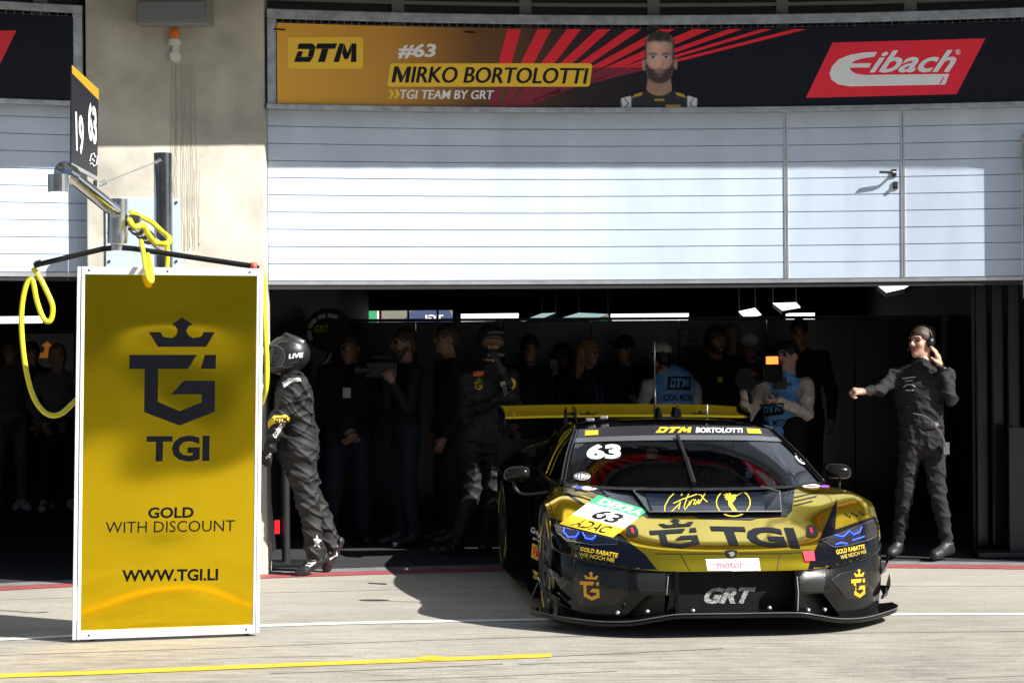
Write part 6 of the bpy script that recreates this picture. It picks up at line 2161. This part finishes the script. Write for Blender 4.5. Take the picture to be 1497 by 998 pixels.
b.build('screen', M_['screen'], mon)
b = MB()
b.box(P(1140, 560, 17.35), (.10, .12, .10)); b.tube([P(1094, 562, 17.2), P(1098, 590, 17.2)], .018, 8); b.tube([P(1118, 520, 17.3), P(1113, 508, 17.3), P(1100, 512, 17.28)], .012, 8)
b.build('handgrip', M_['plastic_black'], vc)

# photographer seen from behind in the same blue bib
p = person('photographer in white cap and blue bib seen from behind', 985, 18.6, 1.78, R_(165), head_yaw=R_(205), J=dict(
    head=(966, 521), neck=(974, 549), sl=(948, 566, 0), sr=(1014, 568, .05), el=(936, 604, .12), wl=(930, 588, .36), er=(1022, 612, .1), wr=(1008, 596, .35)), top='blue', sleeve='white', trousers='black', hair='black', h=.01, folds=.004, seed=14, baggy=1.1)
cap_hat(p, cloth('white_cap', (.5, .5, .48)))
pd(p, 'bib_badge', PG([(976, 550), (1009, 550), (1009, 570), (976, 570)]), M_['black'], .005, None, None, 4)
pd(p, 'lettering', quad_map(DTM, [(979, 553), (1006, 553), (1006, 566), (979, 566)]), CL['blue'], .007, None, None, 4)
pd(p, 'lettering', quad_map(text2d('SOCIAL MEDIA', .02), [(970, 576), (1012, 575), (1012, 585), (970, 586)]), M_['black'], .005, None, None, 4)
pd(p, 'lettering', quad_map(text2d('476', .02), [(962, 532), (980, 530), (980, 538), (962, 541)]), M_['black'], .005, None, None, 4)

# people in the shade of the garage
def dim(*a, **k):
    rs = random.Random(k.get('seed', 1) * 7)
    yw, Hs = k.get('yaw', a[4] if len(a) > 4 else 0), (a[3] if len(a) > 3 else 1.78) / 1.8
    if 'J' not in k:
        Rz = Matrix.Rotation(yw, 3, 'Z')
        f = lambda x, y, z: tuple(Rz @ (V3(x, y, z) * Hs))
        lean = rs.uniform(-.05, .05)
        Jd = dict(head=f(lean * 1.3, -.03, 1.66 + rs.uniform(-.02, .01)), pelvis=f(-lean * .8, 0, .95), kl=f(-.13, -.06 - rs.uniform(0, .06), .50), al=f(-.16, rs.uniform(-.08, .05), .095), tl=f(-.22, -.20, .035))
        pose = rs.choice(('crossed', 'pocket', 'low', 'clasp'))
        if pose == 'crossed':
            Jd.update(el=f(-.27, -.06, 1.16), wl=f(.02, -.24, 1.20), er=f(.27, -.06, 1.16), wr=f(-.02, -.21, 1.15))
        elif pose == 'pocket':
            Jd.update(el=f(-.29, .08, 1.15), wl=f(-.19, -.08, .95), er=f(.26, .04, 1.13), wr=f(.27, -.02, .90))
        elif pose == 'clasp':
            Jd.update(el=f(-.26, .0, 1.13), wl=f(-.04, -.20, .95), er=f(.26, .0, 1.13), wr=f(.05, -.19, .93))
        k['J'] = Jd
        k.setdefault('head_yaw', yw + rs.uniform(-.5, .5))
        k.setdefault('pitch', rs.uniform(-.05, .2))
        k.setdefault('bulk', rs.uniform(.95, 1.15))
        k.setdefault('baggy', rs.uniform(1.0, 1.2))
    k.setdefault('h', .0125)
    k['skin'] = SKIN_SHADE
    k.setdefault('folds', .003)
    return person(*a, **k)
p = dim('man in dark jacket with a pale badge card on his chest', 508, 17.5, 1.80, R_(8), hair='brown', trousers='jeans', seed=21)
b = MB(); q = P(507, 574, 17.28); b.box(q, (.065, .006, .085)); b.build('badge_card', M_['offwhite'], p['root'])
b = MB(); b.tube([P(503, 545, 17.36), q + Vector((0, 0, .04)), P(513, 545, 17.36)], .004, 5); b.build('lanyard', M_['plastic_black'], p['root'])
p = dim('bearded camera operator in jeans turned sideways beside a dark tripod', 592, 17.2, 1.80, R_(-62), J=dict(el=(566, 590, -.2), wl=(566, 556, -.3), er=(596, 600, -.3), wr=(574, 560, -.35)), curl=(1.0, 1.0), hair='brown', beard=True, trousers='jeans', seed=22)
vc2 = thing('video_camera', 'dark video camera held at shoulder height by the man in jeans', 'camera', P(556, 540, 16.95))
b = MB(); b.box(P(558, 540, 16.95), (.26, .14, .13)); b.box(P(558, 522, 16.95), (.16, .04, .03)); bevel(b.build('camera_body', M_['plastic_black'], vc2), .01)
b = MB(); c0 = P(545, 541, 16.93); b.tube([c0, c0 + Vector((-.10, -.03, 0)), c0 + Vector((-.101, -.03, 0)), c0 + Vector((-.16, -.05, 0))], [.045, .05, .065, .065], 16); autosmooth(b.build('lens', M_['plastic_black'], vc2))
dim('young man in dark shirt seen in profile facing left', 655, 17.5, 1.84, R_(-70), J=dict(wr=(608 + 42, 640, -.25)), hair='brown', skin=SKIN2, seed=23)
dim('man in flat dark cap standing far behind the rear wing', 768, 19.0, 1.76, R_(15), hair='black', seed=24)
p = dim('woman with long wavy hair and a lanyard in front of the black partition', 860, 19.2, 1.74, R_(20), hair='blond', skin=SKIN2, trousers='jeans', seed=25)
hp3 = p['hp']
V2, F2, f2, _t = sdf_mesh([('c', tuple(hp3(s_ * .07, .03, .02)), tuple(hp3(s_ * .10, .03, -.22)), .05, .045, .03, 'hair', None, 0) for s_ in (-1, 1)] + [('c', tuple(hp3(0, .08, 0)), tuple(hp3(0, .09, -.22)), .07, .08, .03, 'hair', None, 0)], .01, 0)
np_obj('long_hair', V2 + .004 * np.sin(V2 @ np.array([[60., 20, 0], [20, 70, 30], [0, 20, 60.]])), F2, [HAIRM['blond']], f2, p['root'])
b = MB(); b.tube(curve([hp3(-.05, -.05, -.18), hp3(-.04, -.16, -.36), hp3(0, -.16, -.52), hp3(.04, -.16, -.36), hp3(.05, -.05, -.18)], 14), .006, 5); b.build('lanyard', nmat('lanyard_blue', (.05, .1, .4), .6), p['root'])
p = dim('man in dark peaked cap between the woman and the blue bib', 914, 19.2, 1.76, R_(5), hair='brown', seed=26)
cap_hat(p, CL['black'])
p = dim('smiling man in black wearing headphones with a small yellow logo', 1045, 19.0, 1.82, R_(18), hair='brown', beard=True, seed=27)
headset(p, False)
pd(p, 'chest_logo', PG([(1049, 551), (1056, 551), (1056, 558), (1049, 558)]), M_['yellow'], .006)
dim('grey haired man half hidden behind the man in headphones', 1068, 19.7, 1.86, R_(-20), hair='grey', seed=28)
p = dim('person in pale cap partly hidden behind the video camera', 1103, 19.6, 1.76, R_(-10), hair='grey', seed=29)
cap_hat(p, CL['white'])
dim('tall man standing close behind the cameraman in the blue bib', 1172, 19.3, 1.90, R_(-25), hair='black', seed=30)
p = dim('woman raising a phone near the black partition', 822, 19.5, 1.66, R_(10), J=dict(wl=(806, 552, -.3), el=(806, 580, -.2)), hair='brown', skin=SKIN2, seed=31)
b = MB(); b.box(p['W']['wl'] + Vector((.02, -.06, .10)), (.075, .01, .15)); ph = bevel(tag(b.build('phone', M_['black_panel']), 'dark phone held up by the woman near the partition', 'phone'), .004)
# spectators in the left garage
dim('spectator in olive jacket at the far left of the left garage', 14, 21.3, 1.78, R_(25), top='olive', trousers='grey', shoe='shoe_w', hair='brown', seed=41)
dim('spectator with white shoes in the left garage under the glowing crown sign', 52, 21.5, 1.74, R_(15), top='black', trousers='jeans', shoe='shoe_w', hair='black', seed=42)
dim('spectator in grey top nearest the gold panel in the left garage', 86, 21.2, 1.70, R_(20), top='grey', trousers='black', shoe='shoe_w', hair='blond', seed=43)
# driver inside the car
dl_ = CAR_M @ Vector((.34, 2.35, .30))
inv = CAR_M.inverted()
class _:
    pass
drv = thing('person', 'driver in helmet sitting at the wheel behind the windscreen', 'person', dl_)
C_ = lambda x, y, z: CAR_M @ Vector((x, y, z))
pr = [('c', tuple(C_(.34, 2.45, .45)), tuple(C_(.34, 2.48, .72)), .15, .16, .05, 'suit', .7, PSI), ('c', tuple(C_(.16, 2.45, .76)), tuple(C_(.52, 2.45, .76)), .06, .06, .05, 'suit', None, 0)]
for sg in (-1, 1):
    pr += [('c', tuple(C_(.34 + sg * .19, 2.45, .76)), tuple(C_(.34 + sg * .24, 2.22, .64)), .055, .045, .03, 'suit', None, 0), ('c', tuple(C_(.34 + sg * .24, 2.22, .64)), tuple(C_(.34 + sg * .14, 1.98, .80)), .045, .035, .02, 'suit', None, 0),
           ('e', tuple(C_(.34 + sg * .14, 1.95, .81)), (.04, .035, .045), None, .02, 'glove'), ('c', tuple(C_(.34 + sg * .08, 2.40, .38)), tuple(C_(.34 + sg * .12, 1.95, .52)), .08, .06, .03, 'suit', None, 0), ('c', tuple(C_(.34 + sg * .12, 1.95, .52)), tuple(C_(.34 + sg * .1, 1.6, .35)), .055, .045, .03, 'suit', None, 0)]
    for i in range(4):
        pr.append(('c', tuple(C_(.34 + sg * (.14 + .01), 1.93 - .0 * i, .84 - .02 * i)), tuple(C_(.34 + sg * (.10), 1.90, .84 - .02 * i)), .010, .009, .005, 'glove', None, 0))
pr.append(('c', tuple(C_(.34, 2.44, .78)), tuple(C_(.34, 2.42, .86)), .055, .055, .03, 'suit', None, 0))
V2, F2, f2, tg2 = sdf_mesh(pr, .012, .003)
np_obj('body', V2, F2, [CL['suit'] if t_ == 'suit' else CL['glove'] for t_ in tg2], f2, drv)
pp = dict(hp=lambda x, y, z: C_(.34, 2.40, .925) + Matrix.Rotation(PSI, 3, 'Z') @ Vector((x, y, z)), Rm=[list(r) for r in np.array(Matrix.Rotation(PSI, 3, 'Z'))], root=drv)
helmet(pp, nmat('helmet_white_red', (.45, .40, .42), .2), peak=False)
# ---------------------------------------------------------------- fittings inside the garage
t = thing('partition_wall', 'black glossy partition wall with a grey snowflake logo behind the crowd', 'partition', (P(900, 500, 20.4).x, 20.4, 0))
xa, xb = P(480, 500, 20.4).x, 4.22
zt = P(900, 470, 20.4).z
b = MB()
n = 7
for k in range(n):
    x0, x1 = xa + (xb - xa) * k / n, xa + (xb - xa) * (k + 1) / n
    b.box(((x0 + x1) / 2, 20.4, zt / 2 + .01), (x1 - x0 - .006, .05, zt))
bevel(b.build('panel', noisy(M_['black_panel'], 2, .8, 1.2), t), .004)
b = MB(); b.box(((xa + xb) / 2, 20.4, zt + .028), (xb - xa, .06, .03)); b.build('top_rail', M_['dark_steel'], t)
PP = Plane((0, 20.372, 0), (0, -1, 0))
M_['kb'] = nmat('grey_sign_print', (.42, .42, .44), .5)
kd = lambda g: decal('lettering', g, PP, .003, M_['kb'], t)
kd(quad_map(text2d('KÄLTE', .02), [(1003, 490), (1030, 490), (1030, 497), (1003, 497)]))
kd(quad_map(text2d('BRING', .02), [(999, 498.5), (1026, 498.5), (1026, 505), (999, 505)]))
fl = []
for cx, cy, r in ((1003.5, 489.5, 5.2), (996, 494, 5), (996, 503, 4)):
    for k in range(3):
        a = math.radians(30 + 60 * k)
        fl.append([(cx - r * math.cos(a), cy - r * math.sin(a)), (cx + r * math.cos(a), cy + r * math.sin(a))])
for i, l_ in enumerate(fl):
    decal('lettering', stroke2d([l_], 1.3), PP, .003 + .0006 * (i % 3), M_['kb'], t)

M_['tube_light'] = emis('light_diffuser', (1.0, 0.98, 0.95), 1.5)
M_['dim_light'] = emis('dim_diffuser', (0.55, 0.8, 0.8), 0.35)
def light(label, quad, d, mat, tilt=.0):
    q = [P(x, y, d + dd) for (x, y), dd in zip(quad, (tilt, tilt, 0, 0))]
    c = sum(q, Vector()) / 4
    t = thing('ceiling_light', label, 'light', c, group='lamps hung in the garage')
    nn = (q[1] - q[0]).cross(q[3] - q[0]).normalized()
    if nn.y > 0:
        nn = -nn
    b = MB(); b.prism([p + (p - c) * .03 - nn * .004 for p in q], -nn * .04); b.build('housing', M_['dark_steel'], t)
    b = MB(); b.prism([p for p in q], -nn * .003); b.build('diffuser', mat, t)
    b = MB()
    for p in (q[0], q[1]):
        b.tube([p - nn * .02, Vector((p.x, p.y + .02, 2.93))], .008, 5)
    b.build('hanger', M_['dark_steel'], t)
light('long bright white tube lamp above the snowflake logo', [(893, 459), (1007, 458), (1006, 468), (893, 469)], 25.0, M_['tube_light'])
light('smaller tilted bright lamp left of its twin above the headphone man', [(1080, 455), (1104, 450), (1113, 460), (1089, 464)], 22.0, M_['tube_light'], .6)
light('larger tilted bright lamp above the cameraman', [(1130, 443), (1164, 442), (1170, 449), (1144, 453.5)], 22.0, M_['tube_light'], .6)
light('short pale lamp low above the cameraman, right of the tilted lamps', [(1149, 458), (1191, 457.5), (1191, 467.5), (1149, 468)], 25.0, M_['tube_light'])
light('bright slanted lamp just under the garage door at right', [(1282, 416), (1334, 414), (1322, 421), (1296, 427)], 17.5, M_['tube_light'], .5)
light('dim greenish tilted panel lamp left of the long tube lamp', [(846, 457), (889, 459), (862, 468), (823, 464)], 24.0, M_['dim_light'], .6)
light('dim greenish thin tilted lamp above the rear wing', [(792, 458), (812, 457), (790, 466), (760, 470)], 24.0, M_['dim_light'], .6)
light('bright white tube lamp above the helmeted crew member with goggles', [(674, 459), (758, 458), (758, 469), (674, 470)], 25.0, M_['tube_light'])
light('pale lamp strip in the left garage above the spectators', [(-30, 463), (62, 462), (62, 472), (-30, 473)], 26.0, M_['tube_light'])
t = thing('exit_sign', 'small green exit sign behind the dim panel lamp', 'sign', P(879, 468, 24.6))
b = MB(); b.box(P(880, 468, 24.6), (.24, .03, .06)); b.build('case', emis('exit_green', (.02, .5, .1), .5), t)
dq = Plane((0, 24.58, 0), (0, -1, 0))
decal('pictogram', stroke2d([[(868, 466), (873, 468), (868, 470)], [(882, 466), (886, 468), (884, 471)], [(888, 468), (893, 468)]], 1.2), dq, .004, nmat('exit_dark', (.01, .05, .02), .5), t)
# view through the rear windows
t = thing('flag', 'green, white and red banner flag outside the rear window', 'flag', P(540, 475, 31))
b = MB()
for (x0, x1), m in (((519, 526), 0), ((527, 531), 1), ((531, 551), 2), ((551, 556), 1), ((557, 559), 0)):
    a, c = P(x0, 440, 31), P(x1, 560, 31)
    b.box(((a.x + c.x) / 2, 31, (a.z + c.z) / 2), (c.x - a.x - .002, .03, a.z - c.z), m)
b.build('cloth', [M_['red'], M_['white'], M_['green']], t)
b = MB(); b.tube([(P(523, 0, 31.05).x, 31.05, 0), (P(523, 0, 31.05).x, 31.05, 2.6)], .02, 8); b.build('pole', M_['alu'], t)
t = thing('event_tent', 'dark navy tent roof with pale letters outside the rear window', 'tent', P(622, 475, 32))
b = MB()
b.hexa([P(585, 474, 31.6), P(668, 474, 31.6), P(668, 474, 34), P(585, 474, 34), P(605, 450, 32.4), P(655, 450, 32.4), P(655, 450, 33), P(605, 450, 33)])
b.build('roof', nmat('tent_navy', (.03, .045, .10), .6), t)
b = MB()
for px in (588, 664):
    q = P(px, 474, 31.7); b.tube([(q.x, q.y, 0), q], .03, 8)
b.build('leg', M_['alu'], t)
TS = Plane(P(620, 474, 31.6), (P(668, 474, 31.6) - P(585, 474, 31.6)).cross(P(605, 450, 32.4) - P(585, 474, 31.6)))
decal('lettering', quad_map(([(1 - a, c) for a, c in text2d('TGI', .03)[0]], text2d('TGI', .03)[1]), [(622, 461), (648, 461), (648, 470), (622, 470)]), TS, .01, M_['offwhite'], t)
t = thing('round_sign', 'black disc sign with broken white ring at the back of the garage', 'sign', P(478, 482, 19.6))
b = MB(); c = P(480, 482, 19.6); b.tube([c + Vector((0, .03, 0)), c], .21, 40); autosmooth(b.build('disc', M_['black_panel'], t))
SP_ = Plane(c, (0, -1, 0))
for a0, a1 in ((150, 185), (192, 230), (236, 262), (268, 300)):
    decal('ring', ring2d(480, 485, 31, 27, 6, 8, a0, a1), SP_, .004, M_['offwhite'], t)
decal('lettering', quad_map(text2d('GRT', .04), [(459, 476), (481, 475), (481, 485), (459, 486)]), SP_, .004, M_['gold_flat'], t)
decal('ring', stroke2d([[(470, 537), (478, 528), (484, 517)]], 3), SP_, .004, M_['offwhite'], t)
b = MB(); b.tube([(c.x, c.y + .05, 0), (c.x, c.y + .05, c.z - .1)], .03, 8); b.build('stand', M_['dark_steel'], t)
t = thing('crown_sign', 'dim orange crown sign glowing in the left garage', 'sign', P(70, 512, 24))
SPc = Plane(P(70, 512, 24), (0, -1, 0))
b = MB(); a, c = P(30, 488, 24.03), P(108, 548, 24.03); b.box(((a.x + c.x) / 2, 24.04, (a.z + c.z) / 2), (c.x - a.x, .04, a.z - c.z)); b.build('board', M_['black_panel'], t)
decal('crown', quad_map(polys2d([CROWN]), [(44, 499), (94, 499), (94, 523), (44, 523)]), SPc, .01, emis('crown_orange', (1.0, .30, .03), .10), t)
# near the door
t = thing('barrier_stand', 'black post on a flat foot behind the walking crew member', 'stand', (P(416, 800, 15.75).x, 15.75, 0))
x = P(418, 800, 15.75).x
b = MB(); b.tube([(x, 15.75, .02), (x, 15.75, 1.0)], .032, 14); autosmooth(b.build('post', M_['dark_steel'], t))
b = MB(); b.box((x + .02, 15.75, .02), (.42, .30, .03)); bevel(b.build('foot', M_['dark_steel'], t), .008)
b = MB(); b.box((x - .06, 15.7, .30), (.035, .05, .10)); b.build('red_tag', M_['red'], t)
t = thing('side_curtain', 'row of black upright panels along the right garage wall', 'panel', (4.0, 16.2, 0))
for k in range(4):
    b = MB()
    x = P(1432 + k * 22, 600, 16.3 - k * .06).x
    b.box((x + .04, 16.4 - k * .1, 1.2), (.10, .05, 2.36))
    bevel(b.build('panel', M_['black_panel'], t), .012)
b = MB(); q = P(1424, 600, 16.45); b.tube([(q.x, q.y, 0), (q.x, q.y, 2.4)], .02, 10); autosmooth(b.build('post', M_['dark_steel'], t))
b = MB(); q = P(1485, 600, 16.0); b.box((q.x, q.y, .50), (.12, .05, 1.0)); b.box((q.x - .12, q.y, .03), (.42, .3, .04)); bevel(b.build('foot', M_['dark_steel'], t), .006)
# ---------------------------------------------------------------- loose pieces become parts of their own
def split_loose(o):
    bm = bmesh.new(); bm.from_mesh(o.data)
    bm.verts.ensure_lookup_table()
    seen, groups = set(), []
    for v in bm.verts:
        if v.index in seen:
            continue
        st, g = [v], []
        seen.add(v.index)
        while st:
            a = st.pop(); g.append(a.index)
            for e in a.link_edges:
                b_ = e.other_vert(a)
                if b_.index not in seen:
                    seen.add(b_.index); st.append(b_)
        groups.append(set(g))
    if len(groups) < 2:
        bm.free(); return
    faces = [([v.index for v in f.verts], f.material_index, f.smooth) for f in bm.faces]
    co = [v.co.copy() for v in bm.verts]
    bm.free()
    for gi, g in enumerate(groups):
        ids = sorted(g); mp = {k: i for i, k in enumerate(ids)}
        fs = [f for f in faces if f[0][0] in g]
        me = bpy.data.meshes.new(o.name)
        me.from_pydata([tuple(co[i]) for i in ids], [], [tuple(mp[i] for i in f[0]) for f in fs])
        for m in o.data.materials:
            me.materials.append(m)
        me.polygons.foreach_set('material_index', [f[1] for f in fs])
        me.polygons.foreach_set('use_smooth', [f[2] for f in fs])
        me.update()
        if gi == 0:
            first = me
            continue
        c = o.copy(); c.data = me
        COL.objects.link(c)
    o.data = first
SPLIT = ('window_pillar', 'intake_duct', 'side_skirt', 'valve_clamp', 'cable_tie', 'screw', 'splitter_bolt', 'bumper_seam', 'corner_slat', 'roof_camera', 'release_mark', 'board_bolt', 'window_mullion', 'gold_trim', 'side_wall', 'window_band', 'lintel', 'class_sticker', 'rail', 'handgrip')
for o in list(SC.objects):
    if o.type == 'MESH' and o.name.split('.')[0] in SPLIT and not o.children:
        split_loose(o)
